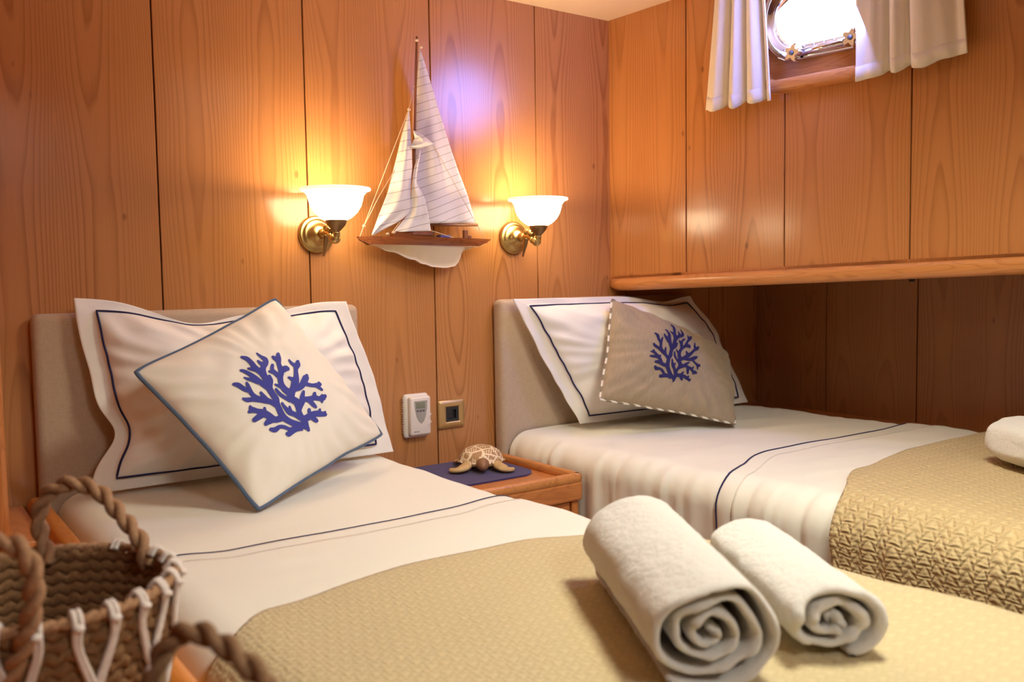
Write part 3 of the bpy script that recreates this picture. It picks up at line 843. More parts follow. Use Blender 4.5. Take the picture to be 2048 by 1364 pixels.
# ------------------------------------------------------------------ nightstand
t = thing('nightstand', 'wooden nightstand between the two beds with a raised edge', 'nightstand', (-.6, -.2, 0))
mb = MB(); mb.add(*bevbox((-.775, -.385, .575), (-.437, -.003, .621), .006)); mb.build('table_top', [M['trim_x']], t, smooth=False)
mb = MB(); path = [(-.775, -.377, .628), (-.47, -.377, .628), (-.452, -.372, .628), (-.446, -.35, .628), (-.446, -.012, .628)]
path = catmull(path, 6)
vs, fs, _ = tube(path, .0095, 10); vs = [Vector((v.x, v.y, .628+(v.z-.628)*1.4)) for v in vs]; mb.add(vs, fs); mb.build('raised_edge', [M['trim_y']], t)
mb = MB(); mb.add(*bevbox((-.765, -.372, .02), (-.466, -.362, .573), .003)); d = mb.build('drawer_front', [M['trim_x']], t, smooth=False)
mb = MB(); mb.add(*bevbox((-.462, -.375, .0), (-.442, -.01, .574), .003)); mb.build('side_panel', [M['trim_z']], t, smooth=False)
mb = MB(); mb.add(*bevbox((-.775, -.375, .0), (-.766, -.01, .574), .002)); mb.build('side_panel', [M['trim_z']], t, smooth=False)

# placemat
pts = []
x0, x1, y0, y1, r = -.772, -.468, -.262, -.012, .075
for cx, cy, a0, rr in ((x1-r, y1-r, 0, r), (x0+.01, y1-.01, 90, .01), (x0+.01, y0+.01, 180, .01), (x1-r*.75, y0+r*.75, 270, r*.75)):
    for k in range(9):
        a = math.radians(a0+90*k/8); pts.append((cx+rr*math.cos(a), cy+rr*math.sin(a)))
n = len(pts); mb = MB()
mb.add([(x, y, .6215) for x, y in pts]+[(x, y, .6255) for x, y in pts], [list(range(n))[::-1], list(range(n, 2*n))]+[[k, (k+1) % n, n+(k+1) % n, n+k] for k in range(n)])
tag(mb.build('placemat', [M['mat']], None, smooth=False), 'dark blue felt mat with rounded corner on the nightstand', 'mat')

# turtle figurine: local x forward (towards the head)
t = thing('turtle_figurine', 'carved wooden sea turtle figurine on the blue mat', 'figurine', (-.553, -.125, .626))
fa = math.atan2(-.87, -.50)
MT = Matrix.Translation((-.553, -.125, .626)) @ Matrix.Rotation(fa, 4, 'Z')
def dome(nr=18, na=48):
    vs = []; fs = []
    for i in range(nr+1):
        q = i/nr*PI/2*1.06
        for k in range(na):
            a = 2*PI*k/na
            rx = .063*(1-.10*math.cos(a)); ry = .056
            rr = math.sin(min(q, PI/2))*(1+.05*(q > PI/2))
            z = .020+.037*math.cos(q)**.9 if q < PI/2 else .018
            if i > nr-3: z -= .002*math.cos(a*8)
            vs.append(MT @ Vector((rx*rr*math.cos(a)-.004, ry*rr*math.sin(a), z)))
    for i in range(nr):
        for k in range(na): fs.append([i*na+k, (i+1)*na+k, (i+1)*na+(k+1) % na, i*na+(k+1) % na])
    return vs, fs
mb = MB(); mb.add(*dome()); sh = mb.build('shell', [M['shell']], t)
def blob(c, r, n=14, m=22, fn=None):
    vs = []; fs = []
    for i in range(n+1):
        p = PI*i/n
        for k in range(m):
            a = 2*PI*k/m; v = Vector((r[0]*math.sin(p)*math.cos(a), r[1]*math.sin(p)*math.sin(a), r[2]*math.cos(p)))
            if fn: v = fn(v)
            vs.append(MT @ (Vector(c)+v))
    for i in range(n):
        for k in range(m): fs.append([i*m+k, (i+1)*m+k, (i+1)*m+(k+1) % m, i*m+(k+1) % m])
    return vs, fs
mb = MB(); mb.add(*blob((-.002, 0, .016), (.058, .049, .012))); mb.build('body', [M['tskin']], t)
mb = MB(); mb.add(*blob((.066, 0, .022), (.024, .0165, .015), fn=lambda v: Vector((v.x, v.y*(1-.25*max(0, v.x)/.021), v.z-.003*max(0, v.x)/.02)))); mb.add(*blob((.05, 0, .022), (.018, .014, .012)))
hd = mb.build('head', [M['thead']], t)
def flipper(path, w, th):
    """flattened tapered fin along a path"""
    P = catmull(path, 6); n = len(P); vs = []; fs = []; m = 12
    for i, p in enumerate(P):
        tt = (P[min(i+1, n-1)]-P[max(i-1, 0)]).normalized(); sd = Vector((0, 0, 1)).cross(tt).normalized(); up = tt.cross(sd)
        q = i/(n-1); ww = w*(.75+.45*math.sin(q*PI*.8))*(1-q**5)+.001; hh = th*(1-.6*q)+.001
        for k in range(m):
            a = 2*PI*k/m; vs.append(MT @ (p+sd*ww*math.cos(a)+up*hh*math.sin(a)))
    for i in range(n-1):
        for k in range(m): fs.append([i*m+k, i*m+(k+1) % m, (i+1)*m+(k+1) % m, (i+1)*m+k])
    fs += [list(range(m))[::-1], [(n-1)*m+k for k in range(m)]]
    return vs, fs
for pth, w, th in (([(.034, .034, .016), (.060, .046, .012), (.071, .060, .008), (.060, .078, .006)], .0145, .009),
                   ([(.034, -.034, .016), (.058, -.048, .012), (.060, -.066, .008), (.044, -.080, .006)], .0145, .009),
                   ([(-.040, .036, .013), (-.056, .054, .008), (-.066, .064, .005)], .010, .006),
                   ([(-.040, -.036, .013), (-.056, -.054, .008), (-.066, -.064, .005)], .010, .006)):
    mb = MB(); mb.add(*flipper(pth, w, th)); mb.build('flipper', [M['tskin']], t)

# ------------------------------------------------------------------ wall devices
t = thing('thermostat', 'white room thermostat with grey display on the wall above the nightstand', 'thermostat', (-.674, 0, .70))
def wb(lo, hi, bev, mat, name, seg=3, parent=t):
    q = MB(); q.add(*bevbox(lo, hi, bev, seg)); return q.build(name, [mat], parent)
wb((-.709, -.016, .702), (-.638, -.001, .814), .007, M['plastic'], 'back_casing')
wb((-.700, -.030, .709), (-.6395, -.012, .808), .006, M['plastic'], 'front_cover')
q = MB()
for k in range(15): q.add(*bevbox((-.7105, -.0135, .715+k*.0062), (-.7085, -.0035, .7182+k*.0062), 0))
q.build('vent_ribs', [M['plastic']], t, smooth=False)
def shield(y):
    pts = [(-.6885, .797), (-.6505, .797), (-.6520, .779), (-.6560, .757), (-.6615, .745), (-.6690, .7385), (-.6765, .745), (-.6825, .757), (-.6870, .779)]
    return [(x, y, z) for x, z in pts[::-1]]
q = MB(); a = shield(-.0308); b = shield(-.0300); n = 9
q.add(a+b, [list(range(n))]+[[k, n+k, n+(k+1) % n, (k+1) % n] for k in range(n)]); q.build('display_panel', [M['grey']], t, smooth=False)
wb((-.6825, -.0318, .7785), (-.6580, -.0305, .794), .0005, M['lcd'], 'screen')
for k in range(3): wb((-.6820+k*.0085, -.0316, .7695), (-.6760+k*.0085, -.0305, .7742), .0008, M['dkgrey'], 'button')
for z in (.757, .738): wb((-.6395, -.026, z), (-.6365, -.018, z+.005), .001, M['plastic'], 'slider')
q = MB(); q.add(*bevbox((-.6895, -.0306, .7180), (-.6868, -.0299, .7204), 0))
for k in range(5): q.add(*bevbox((-.6858+k*.0022, -.0305, .7184), (-.6842+k*.0022, -.0299, .7200), 0))
for z in (.7515, .7335, .7285): q.add(*bevbox((-.6470, -.0305, z), (-.6455, -.0299, z+.0016), 0))
q.build('printed_mark', [M['dkgrey']], t, smooth=False)['kind'] = 'stuff'

t = thing('wall_socket', 'gold framed black power socket beside the thermostat', 'socket', (-.564, 0, .71))
q = MB()
o, i_ = (-.604, -.525, .7135, .7875), (-.5845, -.5445, .731, .7705)
lv = []
def rr2(x0, x1, z0, z1, r, y, n=4):
    return [(x, y, z) for x, z in rrect(x0, x1, z0, z1, r, n)]
L = [rr2(*o, .004, -.001), rr2(*o, .004, -.006), rr2(o[0]+.002, o[1]-.002, o[2]+.002, o[3]-.002, .004, -.0085), rr2(o[0]+.012, o[1]-.012, o[2]+.012, o[3]-.012, .003, -.0115), rr2(*i_, .0012, -.0115), rr2(*i_, .0012, -.002)]
n = len(L[0]); q.add([p for l in L for p in l], [[a*n+k, a*n+(k+1) % n, (a+1)*n+(k+1) % n, (a+1)*n+k] for a in range(5) for k in range(n)])
q.build('frame', [M['gold']], t)
q = MB(); RX = Matrix.Translation((-.5645, -.0095, .7508)) @ Matrix.Rotation(PI/2, 4, 'X')
sq = rrect(-.0198, .0198, -.0196, .0196, .001, 9); m_ = len(sq)
vs = [RX @ Vector((x, z, 0)) for x, z in sq]+[RX @ Vector((.0165*math.cos(a), .0165*math.sin(a), d)) for d in (0, -.007) for a in [math.atan2(z, x) for x, z in sq]]
q.add(vs, [[k, (k+1) % m_, m_+(k+1) % m_, m_+k] for k in range(m_)]+[[m_+k, m_+(k+1) % m_, 2*m_+(k+1) % m_, 2*m_+k] for k in range(m_)]+[[2*m_+k for k in range(m_)]])
so = q.build('socket_insert', [M['black']], t, smooth=False)
for dx in (-.007, .007):
    q = MB(); q.add(*lathe([(0, .0012), (.0026, .0012), (.0030, 0)], 12, Matrix.Translation((-.5645+dx, -.003, .7508)) @ Matrix.Rotation(PI/2, 4, 'X'))); q.build('pin_hole', [M['black']], so)

# ------------------------------------------------------------------ sconces
def sconce(x, label):
    t = thing('wall_sconce', label, 'wall lamp', (x, 0, 1.212), 'brass sconces beside the model boat')
    YB = Matrix.Translation((x, -.001, 1.212)) @ Matrix.Rotation(PI/2, 4, 'X')     # local z -> -y
    q = MB(); q.add(*lathe([(0, 0), (.043, 0), (.044, .003), (.043, .008), (.039, .010), (.037, .009), (.035, .013), (.030, .016), (.027, .016), (.022, .026), (.014, .034), (.0, .036)], 44, YB)); q.build('backplate', [M['brass']], t)
    q = MB(); q.add(*lathe([(0, .030), (.009, .032), (.012, .038), (.009, .044), (.011, .048), (.0085, .054), (0, .056)], 24, YB))
    arm = catmull([(x, -.045, 1.212), (x, -.068, 1.213), (x, -.088, 1.206), (x, -.104, 1.198), (x, -.115, 1.201), (x, -.117, 1.212)], 6)
    q.add(*tube(arm, [.0085-.0015*math.sin(i/len(arm)*PI) for i in range(len(arm))], 12)[:2])
    q.add(*blobw((x, -.108, 1.198), (.0125, .0125, .0125))); q.add(*blobw((x, -.094, 1.203), (.011, .008, .011)))
    q.build('arm', [M['brass']], t)
    # leaf ornament: curls up on the arm and a tail hanging down
    q = MB(); lf = catmull([(x-.002, -.060, 1.222), (x-.002, -.073, 1.226), (x-.002, -.086, 1.221), (x-.002, -.096, 1.215)], 5)
    q.add(*tube(lf, [.004+.0045*abs(math.sin(i/len(lf)*PI*2.5)) for i in range(len(lf))], 10)[:2])
    q.build('leaf_ornament', [M['brass']], t)
    q = MB(); tl = catmull([(x-.004, -.070, 1.208), (x-.004, -.066, 1.193), (x-.004, -.059, 1.176), (x-.004, -.052, 1.160)], 5)
    q.add(*tube(tl, [.0065*(1-.75*i/len(tl)) for i in range(len(tl))], 10)[:2]); q.build('leaf_tail', [M['brass_dark']], t)
    C = Matrix.Translation((x, -.117, 0))
    q = MB(); q.add(*lathe([(0, 1.205), (.006, 1.206), (.007, 1.213), (.012, 1.218), (.021, 1.228), (.0245, 1.237), (.0245, 1.240), (.020, 1.240), (0, 1.234)], 32, C)); q.build('cup', [M['brass_dark']], t)
    q = MB(); pr = [(.018, 1.2385), (.0235, 1.238), (.036, 1.245), (.048, 1.256), (.0565, 1.270), (.0605, 1.284), (.0625, 1.293), (.068, 1.300)]
    q.add(*lathe(pr+[(r-.003, z+.001) for r, z in pr[::-1]], 48, C)); sh = q.build('glass_shade', [M['shade']], t)
    q = MB(); q.add(*lathe([(.0665, 1.2985), (.072, 1.302), (.0785, 1.304), (.0795, 1.307), (.078, 1.310), (.071, 1.3095), (.0645, 1.302)], 48, C)); q.build('shade_rim', [M['rim']], t)
    q = MB(); q.add(*lathe([(0, 1.24), (.010, 1.243), (.011, 1.256), (.018, 1.270), (.019, 1.278), (.013, 1.291), (0, 1.295)], 20, C)); q.build('bulb', [M['rim']], t)
    l = bpy.data.lights.new('sconce_bulb_light', 'POINT'); l.energy = LAMP_W; l.color = (1, .70, .37); l.shadow_soft_size = .012
    lo = link(bpy.data.objects.new('sconce_bulb_light', l)); lo.location = (x, -.117, 1.304)
    return t
def blobw(c, r, n=10, m=16):
    vs = []; fs = []
    for i in range(n+1):
        p = PI*i/n
        for k in range(m):
            a = 2*PI*k/m; vs.append(Vector(c)+Vector((r[0]*math.sin(p)*math.cos(a), r[1]*math.sin(p)*math.sin(a), r[2]*math.cos(p))))
    for i in range(n):
        for k in range(m): fs.append([i*m+k, (i+1)*m+k, (i+1)*m+(k+1) % m, i*m+(k+1) % m])
    return vs, fs
LAMP_W = 2.0
sconce(-.926, 'lit brass wall sconce with white glass bowl, left of the model boat')
sconce(-.355, 'lit brass wall sconce with white glass bowl, right of the model boat')

# ------------------------------------------------------------------ model sailboat (hangs flat to the wall)
YS = -.045
def bp(px, py, y=YS):
    """traced boat drawing units -> metres on the boat's own upright plane"""
    fx = (px-1024)/1797; fy = (682-py)/1797
    d = X*fx+Y*fy+f_; o = Vector((-1.791, -2.0, 1.1)); return o+d*((y-o.y)/d.y)
boat = thing('model_sailboat', 'wooden model sailboat with white sails hung between the two sconces', 'model boat', (-.64, -.04, 1.13))
# hull: stations along the length; each an upright section bulging from the wall
st_top = [(714, 473), (760, 473.4), (800, 474.2), (850, 475.4), (900, 476.6), (940, 477.6), (979, 478.6)]
def top_at(px): return interp(px, [a for a, b in st_top], [b for a, b in st_top])
def mid_at(px): return interp(px, [714, 722, 741, 780, 949, 968, 979], [475, 482, 490, 490.5, 494, 487.5, 480.2])
def wat(px): return min(mid_at(px), 490+(px-741)*.0192) if 741 < px < 949 else mid_at(px)
def bot_at(px):
    return interp(px, [741, 782, 826, 846, 868, 890, 908, 915, 919, 921, 924, 934, 949], [490, 504, 519.6, 528.4, 534.3, 535.7, 532.8, 526, 517, 508, 502.5, 499, 494.2])
def hull_part(p0, p1, ta, tb, mat, name, wf, n=70, m=14):
    vs = []; pc = []
    for i in range(n+1):
        q = i/n; px = p0+(p1-p0)*q; a, b = ta(px), tb(px)
        for k in range(m+1):
            w = k/m; py = a+(b-a)*w; yy = wf(px, w)
            for sg in (-1, 1):
                vs.append(bp(px, py, YS)+Vector((0, sg*yy, 0))); pc.append(((px-714)*.0014, yy*2, py*.0014))
    fs = []; r = (m+1)*2
    for i in range(n):
        for k in range(m):
            for sg in (0, 1):
                f = [i*r+k*2+sg, (i+1)*r+k*2+sg, (i+1)*r+(k+1)*2+sg, i*r+(k+1)*2+sg]; fs.append(f if sg else f[::-1])
        fs.append([i*r, i*r+1, (i+1)*r+1, (i+1)*r]); fs.append([i*r+m*2+1, i*r+m*2, (i+1)*r+m*2, (i+1)*r+m*2+1])
    fs.append([k*2 for k in range(m+1)]+[k*2+1 for k in range(m, -1, -1)]); fs.append([n*r+k*2+1 for k in range(m+1)]+[n*r+k*2 for k in range(m, -1, -1)])
    return new_obj(name, vs, fs, mat, boat, pc=pc)
beam = lambda px: max(.0015, .034*max(0, 1-((px-850)/136)**2)**.75)
hull_part(714, 979, top_at, lambda p: max(top_at(p)+.8, wat(p)), M['hullw'], 'hull', lambda px, w: beam(px)*(1-.18*w*w))
kl = hull_part(741, 949, wat, lambda p: max(wat(p)+.3, bot_at(p)), M['hullc'], 'keel', lambda px, w: beam(px)*.82*max(.10, (1-w)**1.2)+.001)
kl['label'] = 'cream painted keel'
def slab(name, px0, px1, py0, py1, dy, mat, y=YS, bev=.001):
    q = MB(); a = bp(px0, py1, y); b = bp(px1, py0, y); q.add(*bevbox((a.x, y-dy, min(a.z, b.z)), (b.x, y+dy, max(a.z, b.z)), bev)); return q.build(name, [mat], boat, smooth=False)
slab('cabin', 784, 862, 465, 475, .012, M['hullw'])
slab('deck_rail', 820, 860, 467, 471, .014, M['spar'])
slab('hatch', 877, 897, 470.5, 476.5, .012, M['bluep'])
slab('winch', 927, 934.5, 460.5, 477.5, .005, M['spar']); slab('winch', 936, 941.5, 471, 477.5, .004, M['spar'])
def rod(name, pts, rad, mat, y=YS, n=8):
    q = MB(); q.add(*tube([bp(a, b, y) if not isinstance(a, Vector) else a for a, b in pts], rad, n)[:2]); return q.build(name, [mat], boat)
rod('mast', [(833.6, 73), (831, 200), (827, 340), (824, 473)], [.0028, .0035, .0042, .0045], M['spar'])
rod('boom', [(826, 449.5), (955, 450)], .0036, M['spar'])
def sail_poly(name, left, right, mat, y, bulge, n=40, m=16, seed=0, th=.0012):
    """surface between two edge polylines sampled top -> bottom"""
    def samp(pl, t):
        L = [0]
        for i in range(1, len(pl)): L.append(L[-1]+math.hypot(pl[i][0]-pl[i-1][0], pl[i][1]-pl[i-1][1]))
        d = t*L[-1]
        for i in range(1, len(pl)):
            if d <= L[i]+1e-9:
                q = (d-L[i-1])/max(1e-9, L[i]-L[i-1]); return pl[i-1][0]+(pl[i][0]-pl[i-1][0])*q, pl[i-1][1]+(pl[i][1]-pl[i-1][1])*q
        return pl[-1]
    vs = []
    for i in range(n):
        t = i/(n-1); a, b = samp(left, t), samp(right, t)
        for j in range(m):
            u = j/(m-1); px, py = a[0]+(b[0]-a[0])*u, a[1]+(b[1]-a[1])*u
            d = bulge*math.sin(PI*u)*(math.sin(PI*min(1, t*1.15))**.6 if t < .87 else .5)+.004*nz(u*2.5, t*6, seed)*math.sin(PI*u)+.006*math.sin(u*9+t*5)*math.sin(PI*u)*t
            vs.append(bp(px, py, y-d))
    o = new_obj(name, vs, gridfaces(n, m), mat, boat)
    md = o.modifiers.new('thick', 'SOLIDIFY'); md.thickness = th
    return o
sail_poly('mainsail', [(839.5, 97), (833, 165), (832, 215), (831, 260), (828, 340), (828, 400), (829, 447)], [(841, 98), (858, 153), (876, 215), (902, 299), (915, 336), (936, 392), (951, 446)], M['sail'], YS-.002, .012, 60, 30, 1)
sail_poly('jib', [(817, 219), (805, 262), (792, 318), (775, 385), (743, 469.5)], [(818, 219), (821.5, 260), (823.5, 300), (824.8, 336), (822, 366), (821.3, 390), (822, 412), (821.5, 425), (798.5, 443), (747, 470)], M['jib'], YS-.014, .014, 60, 26, 2)
sail_poly('staysail', [(839, 300), (827, 337), (823, 366), (821.5, 400), (815, 430), (788, 464)], [(842, 300), (833.7, 348), (833, 366), (849.6, 397), (857, 429), (862, 462)], M['jib'], YS-.010, .008, 50, 22, 3)
sail_poly('topsail', [(826, 262), (829, 276), (824, 287), (813, 291)], [(828, 261), (846, 270), (866, 287), (853, 293), (836, 298), (818, 297)], M['jib'], YS-.020, .010, 24, 14, 4)
lines = [[(828, 172), (817.5, 219), (726, 456)], [(827, 180), (826, 262)], [(789, 340), (757, 395), (726, 456)], [(726, 456), (720, 473)], [(955, 450), (968, 476)], [(801, 443), (783, 466)], [(862, 461), (908, 476)], [(867, 290), (951, 445)]]
for L_ in lines:
    o = rod('rigging_line', L_, .0009, M['string'], YS-.018, 5)
for px, py in ((833.5, 80.5), (842, 94.5), (818, 219), (728, 452), (775, 468), (788, 465)):
    q = MB(); c = bp(px, py, YS-.010); q.add(*blobw(c, (.0045, .004, .0035))); q.build('lashing', [M['string']], boat)
# hook that fixes the boat to the wall
q = MB(); c = bp(846, 480, YS); q.add(*tube([(c.x, -.012, c.z), (c.x, -.0005, c.z)], .004, 8)[:2]); q.build('wall_hook', [M['brass_dark']], boat)

# ------------------------------------------------------------------ towels
def roll_towel(name, label, near, axis, length, r, turns, th, seed, squash=.93, start=0, taper=1.0):
    """spiral of thick cloth extruded along an axis lying on the bed"""
    near = Vector(near); ax = Vector(axis).normalized(); sd = Vector((ax.y, -ax.x, 0)); up = Vector((0, 0, 1))
    t = thing(name, label, 'towel', near+ax*length/2-up*r*squash, 'rolled white towels on the left bed')
    n = int(turns*46); nl = 46; vs = []
    pitch = (r-th*.7)/turns
    cs = []
    for i in range(n+1):
        q = i/n; a = start+2*PI*turns*q; rr = r-th/2-pitch*turns*q*.97
        wob = 1+.13*nz(math.cos(a)*1.2, math.sin(a)*1.2, seed+q*3)*min(1, q*3+.25)
        rr = max(rr*wob, th*.5); cs.append((a, rr))
    inner = []; pts = []
    for side in (1, -1):
        row = [(rr+side*th/2*.92, a) for a, rr in cs]
        pts.append(row)
    # closed section: outer side forward, rounded tip, inner side back
    sec = [(p, a, i/n) for i, (p, a) in enumerate(pts[0])]+[(cs[-1][1], cs[-1][0]+th/max(cs[-1][1], .008)*.5, 1)]+[(p, a, 1-i/n) for i, (p, a) in enumerate(reversed(pts[1]))]+[(cs[0][1], cs[0][0]-th/r*.5, 0)]
    m = len(sec)
    def place(rad, a, l, q, endk):
        x = rad*math.cos(a); z = rad*math.sin(a)
        if z < 0: z *= squash*.97
        z *= squash; bulge = 1
        lead = .012*nz(math.cos(a)*1.5+q*2, math.sin(a)*1.5, seed+4) + q*.012
        d = l*length+(lead if endk else lead*(1-l))
        big = .0022*nz(x*22, z*22+l*5, seed+1)+.0012*nz(x*70, l*22, z*70+seed)
        sc = (1+(big/max(rad, .02)))*lerp(1, taper, l)
        return near+ax*d+sd*x*sc+up*(z*sc+r*squash*(lerp(1, taper, l)-1))
    for k in range(nl+1):
        l = k/nl
        pinch = 1
        e = min(l, 1-l)*length
        for rad, a, q in sec:
            c = cs[min(int(q*n), n)][1]
            sh = math.sqrt(max(0, 1-(max(0, .006-e)/.006)**2)) if e < .006 else 1
            rad2 = c+(rad-c)*(.35+.65*sh)
            vs.append(place(rad2, a, l, q, False))
    fs = [[k*m+i, k*m+(i+1) % m, (k+1)*m+(i+1) % m, (k+1)*m+i] for k in range(nl) for i in range(m)]
    # caps: strip between outer and inner side of the cloth
    for base, rev in ((0, False), (nl*m, True)):
        for i in range(n):
            f = [base+i, base+i+1, base+(2*n+2-i-1), base+(2*n+2-i)]
            fs.append(f if rev else f[::-1])
    return new_obj('towel_roll', vs, fs, M['terry'], t)
roll_towel('rolled_towel', 'large rolled white towel at the foot of the left bed', (-1.166, -1.443, ZB+.022+.052), (.157, .285, 0), .325, .0735, 3.6, .0088, 3.0, .85, start=-2.2, taper=1.06)
roll_towel('rolled_towel', 'smaller rolled white towel right of the large one on the left bed', (-1.020, -1.474, ZB+.022+.0385), (.150, .26, 0), .27, .0610, 2.5, .0135, 11.0, .80, start=-1.2, taper=1.0)

# folded towel on the right bed
t = thing('folded_towel', 'folded white towel with ribbed band on the right bed coverlet', 'towel', (.112, -1.246, ZB+.018))
tc = Vector((.112, -1.246, ZB+.030)); ta = math.radians(-28)
def sup(a, e): return math.copysign(abs(math.cos(a))**e, math.cos(a)), math.copysign(abs(math.sin(a))**e, math.sin(a))
vs = []; na, nb = 90, 60
for j in range(nb+1):
    p = -PI/2+PI*j/nb; cp, sp = sup(p, .55)
    for i in range(na):
        a = 2*PI*i/na; ca, sa = sup(a, .38)
        v = Vector((.165*ca*cp, .105*sa*cp, .048+.048*sp))
        v += Vector((ca*cp, sa*cp, sp))*(.004*nz(v.x*14, v.y*14, v.z*30)+.0025*nz(v.x*50, v.y*50, v.z*50))
        q = Matrix.Rotation(ta, 3, 'Z') @ v
        vs.append(tc+q)
fs = [[j*na+i, j*na+(i+1) % na, (j+1)*na+(i+1) % na, (j+1)*na+i] for j in range(nb) for i in range(na)]
new_obj('towel_body', vs, fs, M['terry'], t)
ft = t
bv = []; ni, nk2 = 60, 13
for i in range(ni):
    a = math.radians(185+120*i/(ni-1)); ca, sa = sup(a, .38)
    for k in range(nk2):
        p = .35+.42*k/(nk2-1); cp, sp = sup(p, .55)
        v = Vector((.165*ca*cp, .105*sa*cp, .048+.048*sp))+Vector((ca*cp, sa*cp, sp)).normalized()*(.0035+.0018*math.cos(k*PI))
        bv.append(tc+(Matrix.Rotation(ta, 3, 'Z') @ v))
o = new_obj('ribbed_band', bv, gridfaces(ni, nk2), M['band'], ft)

# ------------------------------------------------------------------ baskets
def basket(name, label, c, R, rb, h, rows, seed=0):
    t = thing(name, label, 'basket', c)
    q = MB(); c = Vector(c); na = 150
    for k in range(rows):
        w = (k+.5)/rows; z = w*h; rr = lerp(rb, R, w**.8); path = []; rad = []
        hh = h/rows*.56
        vs = []; m = 9; nt = 46
        for i in range(na):
            a = 2*PI*i/na; lob = math.sin(a*nt+k*PI)           # plaited lobes alternate between rows
            tilt = math.sin(a*nt*.5+k*1.7)
            for j in range(m):
                b = 2*PI*j/m; ro = .0040+.0034*lob*(.35+.65*math.cos(b))+.0006*tilt
                vs.append(c+Vector(((rr+ro*math.cos(b))*math.cos(a), (rr+ro*math.cos(b))*math.sin(a), z+hh*math.sin(b)*(1+.22*lob)+.0022*math.sin(a*nt+1.2))))
        q.add(vs, [[i*m+j, ((i+1) % na)*m+j, ((i+1) % na)*m+(j+1) % m, i*m+(j+1) % m] for i in range(na) for j in range(m)])
    q.add(*lathe([(0, .004), (rb, .004), (rb, .0), (0, 0)], 60, Matrix.Translation(c)))
    q.build('woven_body', [M['weave']], t)
    q = MB(); n = 200
    for s in range(2):
        path = []
        for i in range(n):
            a = 2*PI*i/n; tw = a*34+s*PI
            path.append(c+Vector(((R+.003+.0024*math.cos(tw))*math.cos(a), (R+.003+.0024*math.cos(tw))*math.sin(a), h+.002+.0024*math.sin(tw))))
        q.add(*tube(path, .0036, 7, closed=True)[:2])
    q.build('rim', [M['rope']], t)
    return t
def rope_handle(parent, pts, rad, mat, strands=2, pitch=.045, name='handle'):
    base = catmull(pts, 14); q = MB(); L = [0]
    for i in range(1, len(base)): L.append(L[-1]+(base[i]-base[i-1]).length)
    for s in range(strands):
        path = []
        u = None
        for i, p in enumerate(base):
            tt = (base[min(i+1, len(base)-1)]-base[max(i-1, 0)]).normalized()
            u = tt.orthogonal().normalized() if u is None else (u-tt*u.dot(tt)).normalized(); w = tt.cross(u)
            a = 2*PI*(L[i]/pitch+s/strands); path.append(p+(u*math.cos(a)+w*math.sin(a))*rad*.52)
        q.add(*tube(path, [rad*.62*(1+.08*nz(i*.4, s)) for i in range(len(path))], 9)[:2])
    return q.build(name, [mat], parent)
BC = (-1.678, -1.058, .6695); BR_, BRB, BH = .121, .098, .146
bk = basket('woven_basket', 'brown woven basket with white macrame net on the counter', BC, BR_, BRB, BH, 13)
def bpos(deg, w, out=0):
    a = math.radians(deg); rr = lerp(BRB, BR_, max(0, min(1, w))**.8)+out
    return Vector((BC[0]+rr*math.cos(a), BC[1]+rr*math.sin(a), BC[2]+w*BH))
# macrame net: loops over the rim, pairs meeting in knots
nk = 26; step = 360/nk
for k in range(nk):
    a0 = k*step
    if not (150 < a0 < 395-0 or a0 < 50): continue
    q = MB()
    for d in (-1.1, 1.1):
        mid = a0+(step/2 if k % 2 == 0 else -step/2)
        pth = [bpos(a0+d, 1.02, -.006), bpos(a0+d, 1.07, .002), bpos(a0+d, 1.0, .0095), bpos(a0+d*.6, .86, .0085), bpos(lerp(a0, mid, .75)+d*.8, .62, .0085), bpos(mid+d*.3, .52, .009), bpos(mid+(step*.8 if k % 2 else -step*.8), .20, .009), bpos(mid+(step if k % 2 else -step), .06, .008)]
        q.add(*tube(catmull(pth, 6), .0026, 7)[:2])
    q.add(*blobw(bpos(a0, .985, .011), (.0052, .0052, .0035)))
    if k % 2 == 0: q.add(*blobw(bpos(a0+step/2, .53, .011), (.006, .006, .0065)))
    q.build('macrame_cord', [M['cord']], bk)
rope_handle(bk, [Vector(p) for p in [(-1.6481, -.9495, .806), (-1.6546, -.9302, .8446), (-1.6503, -.9312, .8687), (-1.6377, -.939, .884), (-1.6199, -.9512, .8884), (-1.5995, -.9667, .8784), (-1.5822, -.9936, .8522), (-1.5708, -1.016, .8299), (-1.5684, -1.0249, .806)]], .0082, M['rope'])
rope_handle(bk, [Vector(p) for p in [(-1.7355, -1.1438, .81), (-1.7276, -1.158, .8817), (-1.7147, -1.1776, .8947), (-1.7030, -1.1922, .8914), (-1.6960, -1.1984, .8773), (-1.6945, -1.1955, .8536), (-1.6987, -1.1891, .8256), (-1.7053, -1.1807, .7995), (-1.7161, -1.1693, .7731)]], .0078, M['rope'])

B2C = (-1.660, -1.455, .6695)
bk2 = basket('woven_basket', 'brown rope handle of a small woven basket in the bottom left foreground', B2C, .068, .060, .128, 9)
rope_handle(bk2, [Vector(p) for p in [(-1.655, -1.389, .797), (-1.6479, -1.3849, .8417), (-1.6392, -1.3894, .8616), (-1.628, -1.4028, .8709), (-1.6165, -1.4236, .867), (-1.6072, -1.4434, .858), (-1.598, -1.4573, .844), (-1.592, -1.465, .797)]], .0072, M['rope_dark'])

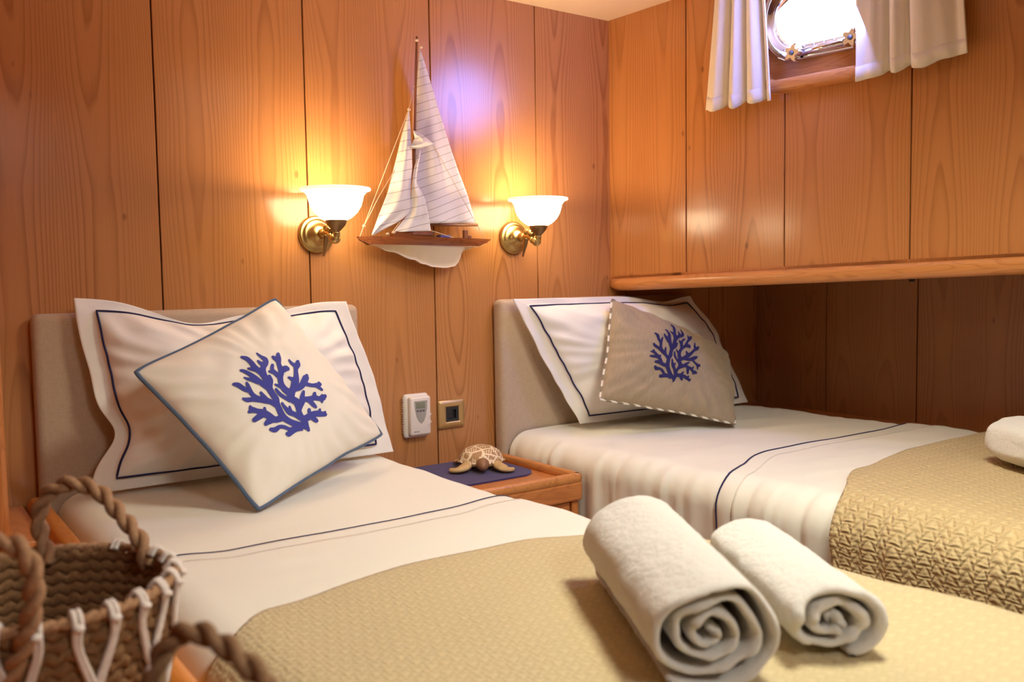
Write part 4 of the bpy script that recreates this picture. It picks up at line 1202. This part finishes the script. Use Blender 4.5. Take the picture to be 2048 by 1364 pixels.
# ------------------------------------------------------------------ light
w = bpy.data.worlds.new('world'); scn.world = w; w.use_nodes = True
bg = w.node_tree.nodes['Background']; bg.inputs[0].default_value = (.74, .80, 1, 1); bg.inputs[1].default_value = 9.0
po = bpy.data.lights.new('window_portal', 'AREA'); po.shape = 'RECTANGLE'; po.size = .29; po.size_y = .16
po.cycles.is_portal = True
p = link(bpy.data.objects.new('window_portal', po)); p.location = hull(.668, 1.732, -.05)
p.rotation_euler = Vector((0, 0, -1)).rotation_difference(WN).to_euler()
def area(name, loc, target, energy, color, sx, sy):
    l = bpy.data.lights.new(name, 'AREA'); l.shape = 'RECTANGLE'; l.size = sx; l.size_y = sy; l.energy = energy; l.color = color
    o = link(bpy.data.objects.new(name, l)); o.location = loc
    d = Vector(target)-Vector(loc); o.rotation_euler = d.to_track_quat('-Z', 'Y').to_euler(); return o
def spot(name, loc, target, energy, color, deg, blend, rad):
    l = bpy.data.lights.new(name, 'SPOT'); l.energy = energy; l.color = color; l.spot_size = math.radians(deg); l.spot_blend = blend; l.shadow_soft_size = rad
    o = link(bpy.data.objects.new(name, l)); o.location = loc
    o.rotation_euler = (Vector(target)-Vector(loc)).to_track_quat('-Z', 'Y').to_euler(); return o
spot('ceiling_fill_spot', (-.70, -1.40, 1.86), (-.72, -1.25, 0), 66, (1, .97, .80), 152, .8, .16)  # added unseen spot, top fill for the beds
spot('ceiling_fill_spot', (-1.30, -2.55, 1.90), (-1.0, -1.15, .70), 50, (1, .97, .88), 72, .6, .22)  # added fill spot behind the camera, aimed at the foreground
hl = area('added_glow_light', (.0, -.80, 1.75), (-.75, .1, 1.35), 3.6, (.24, .31, 1), .24, .24); hl.data.shape = 'DISK'  # added unseen cool lamp that makes the bluish glow on the back wall

cy = scn.cycles; cy.max_bounces = 7; cy.diffuse_bounces = 5; cy.glossy_bounces = 3; cy.transmission_bounces = 4
cy.caustics_reflective = False; cy.caustics_refractive = False; cy.adaptive_threshold = .02; cy.sample_clamp_indirect = 6
scn.view_settings.view_transform = 'Standard'
scn.view_settings.look = 'None'
scn.view_settings.exposure = 0.30
